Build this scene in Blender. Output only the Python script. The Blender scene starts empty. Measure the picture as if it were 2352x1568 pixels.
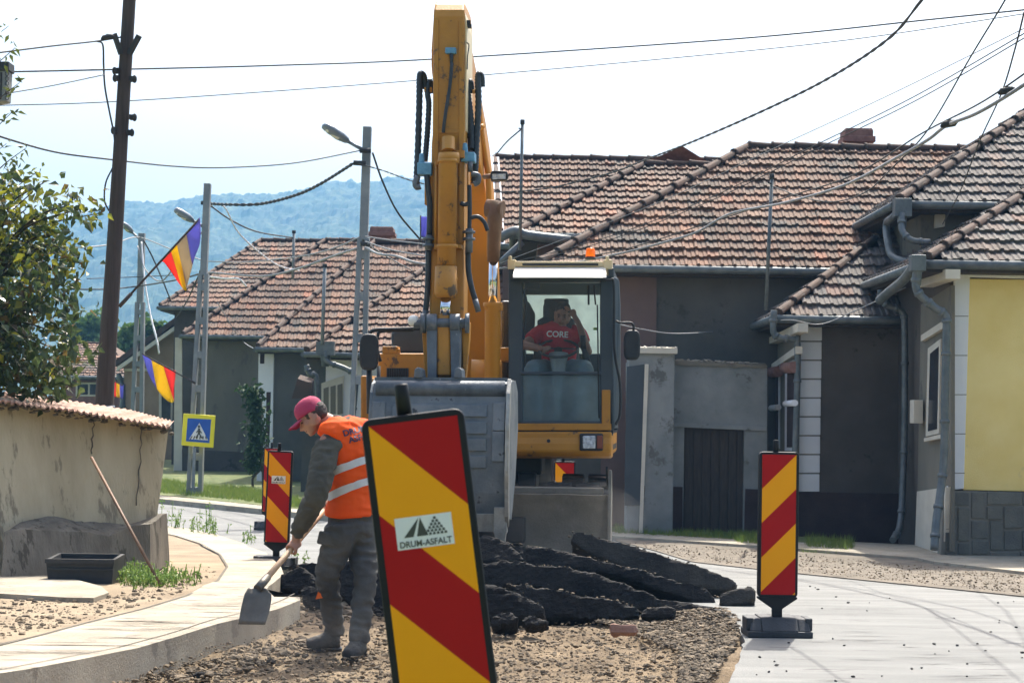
import bpy, bmesh, math, random
from mathutils import Vector, Matrix, noise, Quaternion
from mathutils.geometry import tessellate_polygon
random.seed(7)
R = math.radians
V = Vector
scn = bpy.context.scene
col = scn.collection
# ------------------------------------------------------------ camera
F = 4200.0; CW, CH = 2352.0, 1568.0
CAMH = 1.55
PITCH = math.atan(166/F); ROLL = R(0.8)
cam_d = bpy.data.cameras.new('camera'); cam = bpy.data.objects.new('camera', cam_d)
col.objects.link(cam); scn.camera = cam
cam.location = (0, 0, CAMH)
CR = Matrix.Rotation(R(90)+PITCH, 3, 'X') @ Matrix.Rotation(ROLL, 3, 'Z')
cam.rotation_euler = CR.to_euler()
cam_d.sensor_width = 36; cam_d.lens = F/CW*36
cam_d.clip_start = 0.1; cam_d.clip_end = 12000
cam_d.dof.use_dof = True; cam_d.dof.focus_distance = 15.5; cam_d.dof.aperture_fstop = 9
# ------------------------------------------------------------ light
SUN_EL, SUN_AZ = 57, 14          # azimuth measured from +Y towards +X
w = bpy.data.worlds.new('World'); scn.world = w; w.use_nodes = True
nt = w.node_tree; nt.nodes.clear()
sky = nt.nodes.new('ShaderNodeTexSky'); sky.sky_type = 'NISHITA'; sky.sun_disc = False
sky.sun_elevation = R(SUN_EL); sky.sun_rotation = R(SUN_AZ)
sky.air_density = 1.0; sky.dust_density = 7; sky.ozone_density = 1.0
bg = nt.nodes.new('ShaderNodeBackground'); bg.inputs[1].default_value = 0.15
wo = nt.nodes.new('ShaderNodeOutputWorld')
nt.links.new(sky.outputs[0], bg.inputs[0]); nt.links.new(bg.outputs[0], wo.inputs[0])
sl = bpy.data.lights.new('sun', 'SUN'); sl.energy = 3.9; sl.angle = R(0.5); sl.color = (1, .95, .86)
so = bpy.data.objects.new('sun', sl); col.objects.link(so)
sd = V((math.sin(R(SUN_AZ))*math.cos(R(SUN_EL)), math.cos(R(SUN_AZ))*math.cos(R(SUN_EL)), math.sin(R(SUN_EL))))
so.rotation_euler = sd.to_track_quat('Z', 'Y').to_euler(); so.location = (0, 0, 30)
scn.view_settings.view_transform = 'Standard'; scn.view_settings.look = 'None'
scn.view_settings.exposure = 1.02; scn.view_settings.gamma = 1
# ------------------------------------------------------------ pixel <-> place
def gz(y):
    if y < 5: return .27
    if y < 11: return .27*(11-y)/6
    if y < 15: return 0.
    if y < 24: return -.35*(y-15)/9
    return -.35
def ray(u, v): return CR @ V(((u-CW/2)/F, -(v-CH/2)/F, -1))
def W(u, v, D):
    d = ray(u, v); return V((0, 0, CAMH)) + d*(D/d.y)
def G(u, v, off=0.):
    lo, hi = 3., 3000.
    f = lambda D: W(u, v, D).z-(gz(D)+off)
    if f(hi) > 0: return W(u, v, hi)
    for _ in range(60):
        m = (lo+hi)/2
        if f(m) > 0: lo = m
        else: hi = m
    p = W(u, v, lo); p.z = gz(p.y)+off; return p
def S(D): return F/D
# ------------------------------------------------------------ materials
MATS = {}
def nodes(m):
    m.use_nodes = True; n = m.node_tree; return n, n.nodes['Principled BSDF']
def mat(name, c1, c2=None, rough=.8, scale=4., bump=0., bscale=40., metal=0., c3=None, t3=.62, s3=9., stretch=None, spec=.5, attr=None, lo=.35, hi=.65, coat=0, trans=None):
    m = bpy.data.materials.new(name); MATS[name] = m
    n, b = nodes(m); N = n.nodes.new; L = n.links.new
    b.inputs['Roughness'].default_value = rough; b.inputs['Metallic'].default_value = metal
    b.inputs['Specular IOR Level'].default_value = spec; b.inputs['Coat Weight'].default_value = coat
    tc = N('ShaderNodeTexCoord'); mp = N('ShaderNodeMapping'); L(tc.outputs['Object'], mp.inputs[0])
    if stretch: mp.inputs['Scale'].default_value = stretch
    out = None
    if c2 is None: c2 = tuple(min(1, x*1.15) for x in c1)
    def nz(sc, det=6, ro=.6, v=mp.outputs[0]):
        t = N('ShaderNodeTexNoise'); t.inputs['Scale'].default_value = sc; t.inputs['Detail'].default_value = det
        t.inputs['Roughness'].default_value = ro; L(v, t.inputs['Vector']); return t.outputs['Fac']
    def ramp(f, a, bb):
        r = N('ShaderNodeMapRange'); L(f, r.inputs[0]); r.inputs[1].default_value = a; r.inputs[2].default_value = bb; return r.outputs[0]
    def mix(f, a, bb, mode='MIX'):
        x = N('ShaderNodeMix'); x.data_type = 'RGBA'; x.blend_type = mode
        if isinstance(f, float): x.inputs[0].default_value = f
        else: L(f, x.inputs[0])
        for i, c in ((6, a), (7, bb)):
            if isinstance(c, tuple): x.inputs[i].default_value = (*c, 1)
            else: L(c, x.inputs[i])
        return x.outputs[2]
    c = mix(ramp(nz(scale), lo, hi), c1, c2)
    if c3: c = mix(ramp(nz(s3, 8, .7), t3, t3+.05), c, c3)
    if attr:
        a = N('ShaderNodeVertexColor'); a.layer_name = attr; c = mix(1., c, a.outputs[0], 'MULTIPLY')
    L(c, b.inputs['Base Color'])
    if bump:
        bu = N('ShaderNodeBump'); bu.inputs['Strength'].default_value = min(1, bump); bu.inputs['Distance'].default_value = .02*max(1, bump)
        L(nz(bscale, 8, .7), bu.inputs['Height']); L(bu.outputs[0], b.inputs['Normal'])
    if trans:     # thin leaf or cloth: light passes through
        tr = N('ShaderNodeBsdfTranslucent'); L(c, tr.inputs[0]); ms = N('ShaderNodeMixShader'); ms.inputs[0].default_value = trans
        L(b.outputs[0], ms.inputs[1]); L(tr.outputs[0], ms.inputs[2]); L(ms.outputs[0], n.nodes['Material Output'].inputs[0])
    return m
def glass(name, tint, refl=.12, dust=.0, dustcol=(.6, .65, .6)):
    m = bpy.data.materials.new(name); MATS[name] = m; n, b = nodes(m); N = n.nodes.new; L = n.links.new
    n.nodes.remove(b)
    t = N('ShaderNodeBsdfTransparent'); t.inputs[0].default_value = (*tint, 1)
    g = N('ShaderNodeBsdfGlossy'); g.inputs['Roughness'].default_value = .04; g.inputs[0].default_value = (1, 1, 1, 1)
    x = N('ShaderNodeMixShader'); x.inputs[0].default_value = refl; L(t.outputs[0], x.inputs[1]); L(g.outputs[0], x.inputs[2]); o = x
    if dust:
        d = N('ShaderNodeBsdfTranslucent'); d.inputs[0].default_value = (*dustcol, 1)
        d2 = N('ShaderNodeBsdfDiffuse'); d2.inputs[0].default_value = (*dustcol, 1)
        da = N('ShaderNodeMixShader'); L(d.outputs[0], da.inputs[1]); L(d2.outputs[0], da.inputs[2])
        nn = N('ShaderNodeTexNoise'); nn.inputs['Scale'].default_value = 6; nn.inputs['Detail'].default_value = 8
        tc = N('ShaderNodeTexCoord'); L(tc.outputs['Object'], nn.inputs['Vector'])
        r = N('ShaderNodeMapRange'); L(nn.outputs['Fac'], r.inputs[0]); r.inputs[3].default_value = dust*.6; r.inputs[4].default_value = dust*1.4
        y = N('ShaderNodeMixShader'); L(r.outputs[0], y.inputs[0]); L(o.outputs[0], y.inputs[1]); L(da.outputs[0], y.inputs[2]); o = y
    L(o.outputs[0], n.nodes['Material Output'].inputs[0]); return m
def emis(name, c, s=1.):
    m = bpy.data.materials.new(name); n, b = nodes(m); b.inputs['Base Color'].default_value = (*c, 1)
    b.inputs['Emission Color'].default_value = (*c, 1); b.inputs['Emission Strength'].default_value = s; MATS[name] = m; return m
# ground
mat('asphalt', (.12, .125, .12), (.205, .21, .20), .75, 1.6, .6, 70, c3=(.075, .075, .075), t3=.60, s3=3.5, stretch=(.35, 1.8, 1), spec=.5, lo=.3, hi=.7)
mat('soil', (.125, .088, .05), (.27, .20, .12), .95, 2.5, 1.2, 35, c3=(.10, .075, .05), t3=.56, s3=14)
mat('sand', (.22, .165, .105), (.34, .27, .18), .95, 1.5, .7, 45, c3=(.2, .17, .12), t3=.62, s3=16)
mat('gravel_verge', (.14, .12, .09), (.23, .195, .15), .95, 3, .9, 60, c3=(.13, .12, .11), t3=.58, s3=30)
mat('cement', (.31, .27, .205), (.43, .385, .30), .9, 2.2, .7, 50, c3=(.24, .21, .165), t3=.58, s3=5)
mat('kerb_side', (.22, .20, .165), (.33, .31, .26), .9, 5, .8, 30, c3=(.17, .15, .12), t3=.58, s3=12)
mat('grass_ground', (.07, .11, .03), (.16, .17, .06), .95, 3, .6, 60)
mat('grass', (.10, .19, .03), (.24, .28, .06), .7, 8, trans=.35)
mat('weed', (.12, .24, .04), (.25, .34, .08), .6, 12, trans=.35)
mat('stone', (.095, .073, .048), (.22, .175, .12), .9, 6, .5, 60, attr='tint')
mat('tar', (.010, .010, .011), (.028, .026, .024), .8, 3, .8, 60, c3=(.12, .105, .085), t3=.66, s3=45, spec=.3)
mat('brick_red', (.25, .13, .09), (.33, .2, .15), .9, 10, .4, 50)
# buildings
mat('tiles_old', (.15, .125, .105), (.095, .083, .074), .85, 3, .3, 60, c3=(.07, .07, .06), t3=.6, s3=3.5, attr='tint')
mat('tiles', (.175, .10, .064), (.112, .076, .054), .85, 1.6, .3, 60, c3=(.075, .066, .055), t3=.57, s3=1.6, attr='tint')
mat('ridge', (.095, .058, .043), (.058, .045, .037), .9, 5, .5, 40)
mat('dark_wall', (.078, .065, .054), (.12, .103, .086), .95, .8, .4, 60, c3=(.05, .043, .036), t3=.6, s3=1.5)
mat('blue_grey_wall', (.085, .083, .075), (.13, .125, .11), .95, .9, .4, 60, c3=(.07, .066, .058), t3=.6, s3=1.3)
mat('mauve_wall', (.165, .112, .098), (.21, .145, .125), .95, .9, .4, 60)
mat('grey_plaster', (.155, .14, .108), (.22, .20, .155), .95, .8, .4, 50, c3=(.13, .12, .10), t3=.58, s3=2, stretch=(1, 1, .45))
mat('pale_plaster', (.19, .205, .20), (.29, .30, .29), .95, 1.5, .6, 30, c3=(.14, .14, .13), t3=.58, s3=2.2)
mat('white_wall', (.74, .75, .77), (.8, .8, .8), .85, 2, .15, 60)
mat('quoin', (.72, .73, .74), (.8, .8, .8), .8, 2, .15, 60)
mat('joint', (.2, .19, .16), None, .9, 5)
mat('yellow_wall', (.84, .64, .22), (.92, .74, .31), .9, .9, .4, 70, c3=(.74, .58, .24), t3=.62, s3=1.6)
mat('beige_wall', (.3, .21, .14), (.36, .26, .18), .9, 2, .2, 60)
mat('plinth_red', (.034, .018, .018), (.055, .032, .03), .9, 3, .4, 40, c3=(.2, .17, .15), t3=.7, s3=6)
mat('stone_clad', (.11, .11, .095), (.17, .165, .135), .8, 4, .7, 40)
mat('brick_wall', (.2, .1, .08), (.28, .15, .12), .9, 9, .4, 60)
mat('trim', (.6, .55, .45), (.68, .63, .52), .8, 3)
mat('window_dark', (.02, .025, .03), (.05, .05, .06), .15, 3)
mat('gutter', (.10, .12, .125), (.17, .185, .185), .5, 6, .2, 40, metal=.4)
mat('wood_dark', (.035, .028, .024), (.06, .045, .035), .8, 4, .3, 30, stretch=(8, 8, 1))
mat('old_wall', (.43, .355, .225), (.58, .50, .34), .95, 1.4, .5, 25, c3=(.30, .25, .17), t3=.56, s3=2.2, stretch=(2.2, 2.2, .5))
mat('old_wall_base', (.14, .125, .10), (.24, .215, .17), .95, 2, .8, 20, c3=(.09, .08, .06), t3=.55, s3=3, stretch=(3, 3, .6))
mat('rust_sheet', (.34, .19, .13), (.44, .3, .23), .75, 3, .3, 30, c3=(.16, .1, .07), t3=.6, s3=8)
mat('pole_wood', (.05, .037, .031), (.085, .065, .055), .9, 3, .6, 30, stretch=(9, 9, .6), c3=(.06, .045, .04), t3=.6, s3=4)
mat('pole_concrete', (.20, .22, .23), (.29, .31, .31), .9, 2, .4, 40)
mat('cable', (.02, .02, .02), (.04, .04, .035), .7, 5)
mat('cable_grey', (.22, .23, .24), (.3, .3, .3), .6, 5)
mat('lamp_grey', (.17, .2, .23), (.24, .27, .3), .45, 5, metal=.3)
# signs & machine
mat('sign_black', (.007, .008, .010), (.012, .013, .016), .5, 5, spec=.3)
mat('sign_yellow', (.98, .385, .003), (1., .41, .004), .5, 3, spec=.2)
mat('sign_red', (.40, .006, .007), (.45, .008, .008), .5, 3, spec=.2)
mat('sign_white', (.75, .76, .74), None, .4, 3)
mat('sign_blue', (.01, .09, .42), (.015, .11, .48), .4, 3)
mat('sign_lemon', (.85, .74, .02), None, .4, 3)
mat('ink', (.05, .055, .045), None, .5, 5)
mat('ink_navy', (.03, .02, .05), None, .6, 5)
mat('tar_worn', (.035, .032, .029), (.075, .068, .058), .85, 2.5, .8, 60, c3=(.14, .125, .10), t3=.63, s3=30, spec=.3)
mat('rubber', (.02, .023, .027), (.04, .045, .05), .6, 8, .3, 60)
mat('cat_yellow', (.52, .235, .022), (.41, .18, .02), .5, 2.5, .15, 60, c3=(.10, .06, .03), t3=.585, s3=5)
mat('cat_orange', (.56, .235, .015), (.50, .21, .015), .5, 2, .05, 60, c3=(.3, .14, .03), t3=.72, s3=9)
mat('cream', (.7, .56, .32), (.75, .62, .4), .5, 3)
mat('visor', (.72, .7, .64), None, .5, 3)
mat('steel', (.085, .10, .115), (.16, .18, .2), .5, 5, .4, 30, metal=.3, c3=(.3, .31, .31), t3=.66, s3=12)
mat('bucket', (.12, .145, .165), (.22, .235, .24), .6, 4, .4, 30, metal=.25, c3=(.05, .055, .06), t3=.6, s3=8)
mat('worn_edge', (.45, .44, .4), (.3, .29, .26), .45, 9, .3, 30, metal=.5)
mat('chrome', (.7, .72, .74), None, .12, 3, metal=1)
mat('cyl_rust', (.14, .075, .04), (.2, .11, .06), .6, 6, .2, 40)
mat('cab_dark', (.035, .05, .062), (.05, .066, .08), .45, 3)
mat('cab_black', (.015, .018, .02), (.03, .032, .035), .6, 5)
mat('hose', (.02, .026, .032), (.04, .048, .055), .5, 8)
mat('valve_blue', (.16, .38, .55), (.1, .26, .42), .5, 14, .2, 30)
mat('blade_mud', (.13, .12, .095), (.21, .195, .16), .85, 3, .6, 25, c3=(.22, .2, .17), t3=.62, s3=6)
mat('console', (.25, .28, .27), (.32, .34, .33), .6, 4)
mat('lens', (.75, .78, .8), (.35, .38, .42), .12, 30, .6, 60, metal=.6)
mat('amber', (.85, .28, .01), None, .25, 3, trans=.5)
mat('amber_dark', (.2, .05, .03), None, .3, 3)
glass('cab_glass', (.88, .94, .94), .045, .05, (.4, .5, .5))
glass('dusty_glass', (.6, .72, .72), .05, .5, (.62, .8, .78))
glass('low_glass', (.5, .65, .72), .1, .42, (.42, .56, .6))
# cloth & skin
mat('skin', (.36, .18, .115), (.42, .22, .15), .55, 6, .1, 60)
mat('skin_dark', (.25, .125, .085), (.3, .16, .11), .55, 6)
mat('hair', (.02, .015, .012), (.05, .04, .035), .7, 40, .3, 90)
mat('cap_red', (.34, .025, .075), (.42, .045, .11), .85, 5, .3, 60)
mat('jacket', (.062, .060, .048), (.10, .098, .08), .95, 3, .5, 25)
mat('trousers', (.055, .056, .055), (.10, .098, .09), .95, 3, .5, 22, c3=(.16, .14, .11), t3=.64, s3=5)
mat('vest', (1., .10, .008), (1., .13, .012), .7, 4, .3, 18, trans=.2, spec=.2)
mat('reflective', (.5, .52, .52), (.6, .62, .62), .4, 8, .3, 25)
mat('boot', (.03, .03, .032), (.08, .075, .065), .8, 6, .3, 40)
mat('shirt_red', (.42, .015, .03), (.48, .025, .04), .8, 6, .3, 30)
mat('jeans', (.17, .24, .27), (.23, .3, .33), .9, 6, .3, 30)
mat('shovel_wood', (.5, .32, .18), (.58, .4, .25), .6, 5, stretch=(20, 20, 2))
mat('shovel_steel', (.09, .085, .075), (.17, .155, .13), .5, 4, .3, 25, metal=.4)
mat('orange_patch', (.8, .15, .02), None, .8, 3)
# plants
mat('leaf', (.036, .06, .022), (.07, .105, .036), .32, 7, trans=.4, attr='tint', spec=.6)
mat('leaf_far', (.05, .10, .02), (.10, .17, .04), .7, 4, trans=.35)
mat('bark', (.06, .05, .04), (.09, .075, .06), .9, 6, .4, 30)
mat('conifer', (.02, .05, .015), (.05, .10, .03), .7, 6, trans=.2)
mat('forest', (.018, .036, .014), (.045, .072, .024), .95, .02, 0, c3=(.09, .11, .04), t3=.56, s3=.05)
def cloth_flag(name, c): return mat(name, c, tuple(min(1, x*1.1) for x in c), .8, 5, trans=.55, spec=.2)
cloth_flag('flag_blue', (.27, .26, .66)); cloth_flag('flag_yellow', (.85, .62, .02)); cloth_flag('flag_red', (.85, .13, .10)); cloth_flag('flag_overlap_shade', (.5, .42, .3))
# ------------------------------------------------------------ mesh helpers
def BM(): return bmesh.new()
def box(bm, c, s, rot=None, mi=0):
    c = V(c); vs = []
    for dx in (-.5, .5):
        for dy in (-.5, .5):
            for dz in (-.5, .5):
                p = V((dx*s[0], dy*s[1], dz*s[2]))
                if rot is not None: p = rot @ p
                vs.append(bm.verts.new(c+p))
    for f in ((0, 1, 3, 2), (4, 6, 7, 5), (0, 4, 5, 1), (2, 3, 7, 6), (0, 2, 6, 4), (1, 5, 7, 3)):
        fa = bm.faces.new([vs[i] for i in f]); fa.material_index = mi
    return vs
def frame3(d, up=V((0, 0, 1))):
    d = d.normalized()
    if abs(d.dot(up)) > .98: up = V((0, 1, 0))
    x = d.cross(up).normalized(); y = x.cross(d).normalized()
    return x, y
def beam(bm, p0, p1, w_, h_, up=V((0, 0, 1)), mi=0):
    p0, p1 = V(p0), V(p1); x, y = frame3(p1-p0, up)
    a = [[bm.verts.new(p+x*sx*w_/2+y*sy*h_/2) for sx, sy in ((-1, -1), (1, -1), (1, 1), (-1, 1))] for p in (p0, p1)]
    for i in range(4):
        j = (i+1) % 4; bm.faces.new((a[0][i], a[0][j], a[1][j], a[1][i])).material_index = mi
    bm.faces.new(a[0][::-1]).material_index = mi; bm.faces.new(a[1]).material_index = mi
def rings(bm, rs, caps=True, mi=0, smooth=True):
    vv = [[bm.verts.new(p) for p in r] for r in rs]; n = len(vv[0])
    for a, b in zip(vv, vv[1:]):
        for i in range(n):
            j = (i+1) % n; f = bm.faces.new((a[i], a[j], b[j], b[i])); f.material_index = mi; f.smooth = smooth
    if caps:
        bm.faces.new(vv[0][::-1]).material_index = mi; bm.faces.new(vv[-1]).material_index = mi
def tube(bm, pts, r, seg=10, mi=0, up=V((0, 0, 1)), caps=True, flat=1.):
    pts = [V(p) for p in pts]; n = len(pts)
    rr = list(r) if isinstance(r, (list, tuple)) else [r]*n
    rs = []; x = None
    for i, p in enumerate(pts):
        d = (pts[min(i+1, n-1)]-pts[max(i-1, 0)]).normalized()
        if x is None: x, y = frame3(d, up)
        else:
            x = (x-d*x.dot(d)).normalized(); y = x.cross(d).normalized()
        q = rr[i]; qx, qy = q if isinstance(q, (tuple, list)) else (q, q*flat)
        rs.append([p+x*qx*math.cos(2*math.pi*k/seg)+y*qy*math.sin(2*math.pi*k/seg) for k in range(seg)])
    rings(bm, rs, caps, mi)
def ball(bm, c, r, rot=None, seg=14, mi=0):
    r = (r, r, r) if not isinstance(r, (tuple, list)) else r
    m = Matrix.Translation(V(c)) @ (rot.to_4x4() if rot is not None else Matrix()) @ Matrix.Diagonal((*r, 1))
    res = bmesh.ops.create_uvsphere(bm, u_segments=seg, v_segments=max(6, seg*2//3), radius=1, matrix=m)
    for v in res['verts']:
        for f in v.link_faces: f.material_index = mi; f.smooth = True
def prism(bm, poly, vec, mi=0):
    a = [bm.verts.new(V(p)) for p in poly]; b = [bm.verts.new(V(p)+V(vec)) for p in poly]; n = len(a)
    bm.faces.new(a).material_index = mi; bm.faces.new(b[::-1]).material_index = mi
    for i in range(n):
        j = (i+1) % n; bm.faces.new((a[j], a[i], b[i], b[j])).material_index = mi
def quad(bm, ps, mi=0):
    f = bm.faces.new([bm.verts.new(V(p)) for p in ps]); f.material_index = mi; return f
def curve_pts(ps, n=8):
    """Catmull-Rom through points"""
    ps = [V(p) for p in ps]; P = [ps[0]*2-ps[1]]+ps+[ps[-1]*2-ps[-2]]; out = []
    for i in range(1, len(P)-2):
        a, b, c, d = P[i-1:i+3]
        for k in range(n):
            t = k/n; out.append(.5*((2*b)+(c-a)*t+(2*a-5*b+4*c-d)*t*t+(3*b-a-3*c+d)*t**3))
    out.append(ps[-1]); return out
def to_mesh(name, bm, recalc=True):
    if recalc: bmesh.ops.recalc_face_normals(bm, faces=bm.faces)
    me = bpy.data.meshes.new(name); bm.to_mesh(me); bm.free(); return me
def setmats(me, ms):
    for m in (ms if isinstance(ms, (list, tuple)) else [ms]): me.materials.append(MATS[m])
def base_of(me):
    xs = [v.co for v in me.vertices]
    return V(((min(p.x for p in xs)+max(p.x for p in xs))/2, (min(p.y for p in xs)+max(p.y for p in xs))/2, min(p.z for p in xs)))
def tag(o, label, cat, group=None, kind=None):
    if label: o['label'] = label
    if cat: o['category'] = cat
    if group: o['group'] = group
    if kind: o['kind'] = kind
    return o
def thing(name, label, cat, loc=(0, 0, 0), rot=None, group=None):
    o = bpy.data.objects.new(name, None); col.objects.link(o); o.location = loc; o.empty_display_size = .2
    if rot: o.rotation_euler = rot
    tag(o, label, cat, group); return o
def obj(name, bm, ms, parent=None, world=True, bevel=0, label=None, recalc=True, flat=False):
    """one mesh object; vertices given in world space (world=True) or in the parent's space"""
    me = bm if isinstance(bm, bpy.types.Mesh) else to_mesh(name, bm, recalc)
    if not me.materials: setmats(me, ms)
    o = bpy.data.objects.new(name, me); col.objects.link(o)
    if parent is not None:
        o.parent = parent
        if world:
            pm = Matrix(); q = parent
            while q is not None: pm = q.matrix_basis @ pm; q = q.parent
            me.transform(pm.inverted())
    elif world:
        b = base_of(me); me.transform(Matrix.Translation(-b)); o.location = b
    if bevel:
        md = o.modifiers.new('bevel', 'BEVEL'); md.width = bevel; md.segments = 2; md.limit_method = 'ANGLE'
    if label: o['label'] = label
    return o
def struct(name, bm, ms):
    o = obj(name, bm, ms, None, False); o['kind'] = 'structure'; return o
def single(name, bm, ms, label, cat, group=None, bevel=0, kind=None, recalc=True):
    return tag(obj(name, bm, ms, None, True, bevel, recalc=recalc), label, cat, group, kind)
def fuse(bm, vox=.012, smooth=3, wrinkle=0., wscale=14., decimate=None):
    """overlapping closed shapes -> one continuous skin"""
    bmesh.ops.recalc_face_normals(bm, faces=bm.faces)
    me = bpy.data.meshes.new('tmp'); bm.to_mesh(me); bm.free()
    o = bpy.data.objects.new('tmp', me); col.objects.link(o)
    r = o.modifiers.new('r', 'REMESH'); r.mode = 'VOXEL'; r.voxel_size = vox; r.use_smooth_shade = True
    if smooth: s = o.modifiers.new('s', 'SMOOTH'); s.iterations = smooth; s.factor = .5
    dg = bpy.context.evaluated_depsgraph_get(); m2 = bpy.data.meshes.new_from_object(o.evaluated_get(dg))
    bpy.data.objects.remove(o); bpy.data.meshes.remove(me); m2.materials.clear()
    if wrinkle:
        for v in m2.vertices:
            p = v.co*wscale; q = V((p.x, p.y, p.z*2.1))
            v.co += v.normal*wrinkle*(1-abs(noise.noise(q))*3)
    for p in m2.polygons: p.use_smooth = True
    return m2
def text_mesh(s, h, bold=0., depth=.001):
    c = bpy.data.curves.new('txt', 'FONT'); c.body = s; c.size = h; c.align_x = 'CENTER'; c.align_y = 'CENTER'; c.offset = bold; c.extrude = depth
    o = bpy.data.objects.new('txt', c); col.objects.link(o)
    dg = bpy.context.evaluated_depsgraph_get(); m = bpy.data.meshes.new_from_object(o.evaluated_get(dg))
    bpy.data.objects.remove(o); m.materials.clear(); return m
def bm_add_mesh(bm, me, M):
    me.transform(M); bm.from_mesh(me); bpy.data.meshes.remove(me)
GBREAK = (5, 11, 15, 24)
def sheet(bm, poly, thick=0., mi=0):
    """polygon of world points cut at the slope breaks; z taken as given offset above gz in .z field"""
    off = poly[0].z-gz(poly[0].y)
    b2 = bmesh.new(); vs = [b2.verts.new((p.x, p.y, 0)) for p in poly]
    b2.faces.new(vs)
    bmesh.ops.triangulate(b2, faces=b2.faces)
    for y in GBREAK:
        bmesh.ops.bisect_plane(b2, geom=b2.verts[:]+b2.edges[:]+b2.faces[:], plane_co=(0, y, 0), plane_no=(0, 1, 0))
    bmesh.ops.recalc_face_normals(b2, faces=b2.faces)
    b2.faces.ensure_lookup_table()
    if b2.faces[0].normal.z < 0: bmesh.ops.reverse_faces(b2, faces=b2.faces)
    if thick:
        r = bmesh.ops.extrude_face_region(b2, geom=b2.faces[:]); low = {v for v in r['geom'] if isinstance(v, bmesh.types.BMVert)}
        for v in b2.verts: v.co.z = gz(v.co.y)+off-(0 if v in low else thick)
        bmesh.ops.recalc_face_normals(b2, faces=b2.faces)
    else:
        for v in b2.verts: v.co.z = gz(v.co.y)+off
    m = bpy.data.meshes.new('t'); b2.to_mesh(m); b2.free(); bm.from_mesh(m); bpy.data.meshes.remove(m)
def gpoly(ps, off): return [G(u, v, off) for u, v in ps]
def inpoly(x, y, poly):
    c = False; n = len(poly)
    for i in range(n):
        x1, y1 = poly[i]; x2, y2 = poly[i-1]
        if (y1 > y) != (y2 > y) and x < (x2-x1)*(y-y1)/(y2-y1)+x1: c = not c
    return c
# ============================================================ setting
b = BM()
ys = [-60, 5, 11, 15, 24, 60, 200, 1000, 6000]
for y0, y1 in zip(ys, ys[1:]):
    quad(b, [(-3500, y0, gz(y0)-.32), (3500, y0, gz(y0)-.32), (3500, y1, gz(y1)-.32), (-3500, y1, gz(y1)-.32)])
struct('ground', b, 'grass_ground')
def hfield(name, ms, x0, x1, y0, y1, step, off, amp, fn=None):
    b = BM(); nx = int((x1-x0)/step); ny = int((y1-y0)/step); g = []
    for j in range(ny+1):
        row = []
        for i in range(nx+1):
            x = x0+i*step; y = y0+j*step
            h = noise.fractal(V((x*1.1, y*1.1, 3)), 1., 2., 5)*amp + noise.noise(V((x*9, y*9, 1)))*amp*.35
            row.append(b.verts.new((x, y, gz(y)+off+h+(fn(x, y) if fn else 0))))
        g.append(row)
    for j in range(ny):
        for i in range(nx): b.faces.new((g[j][i], g[j][i+1], g[j+1][i+1], g[j+1][i])).smooth = True
    return struct(name, b, ms)
CUT = [(1500, 2200), (1600, 1760), (1652, 1610), (1672, 1568), (1697, 1512), (1709, 1468), (1688, 1424), (1637, 1393)]
cutw = [G(u, v) for u, v in CUT]
def heap(x, y):      # loose spoil piled against the cut edge on the right
    d = min((V((x, y))-c.xy).length for c in CUTS)
    e = min(((x-c.x)**2+(y-c.y)**2)**.5 for c in KERB)
    return max(0, .085*(1-d/.55), .13*(1-e/.65))
CUTS = []
kb = [G(u, v) for u, v in ((-60, 1590), (60, 1546), (174, 1525), (290, 1502), (406, 1471), (497, 1442), (588, 1421), (640, 1405), (690, 1385))]; KERB = [a.lerp(c, k/8) for a, c in zip(kb, kb[1:]) for k in range(8)]
for a, c in zip(cutw, cutw[1:]):
    for k in range(6): CUTS.append(a.lerp(c, k/6))
hfield('excavated_roadbed', 'soil', -4.6, 3.2, 8., 19., .055, -.13, .06, heap)
# jagged cut edge
rnd = random.Random(3)
cutj = []
for (u0, v0), (u1, v1) in zip(CUT[2:], CUT[3:]):
    for k in range(7):
        t = k/7; cutj.append((u0+(u1-u0)*t+rnd.uniform(-4, 4), v0+(v1-v0)*t+rnd.uniform(-2, 2)))
far_edge = [(350, 1143), (700, 1178), (1000, 1205), (1412, 1240), (1500, 1262), (1600, 1290), (1800, 1312), (2352, 1368), (2700, 1400), (3400, 1700), (2800, 2600)]
road = CUT[:2]+cutj+[(1637, 1393), (1560, 1384), (1480, 1380), (1300, 1362), (1100, 1345), (900, 1325), (760, 1312), (690, 1303), (640, 1290), (560, 1266), (430, 1232), (300, 1218), (-500, 1205), (-500, 1108)]+far_edge
b = BM(); sheet(b, gpoly(road, 0), .28); struct('road', b, 'asphalt')
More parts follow.
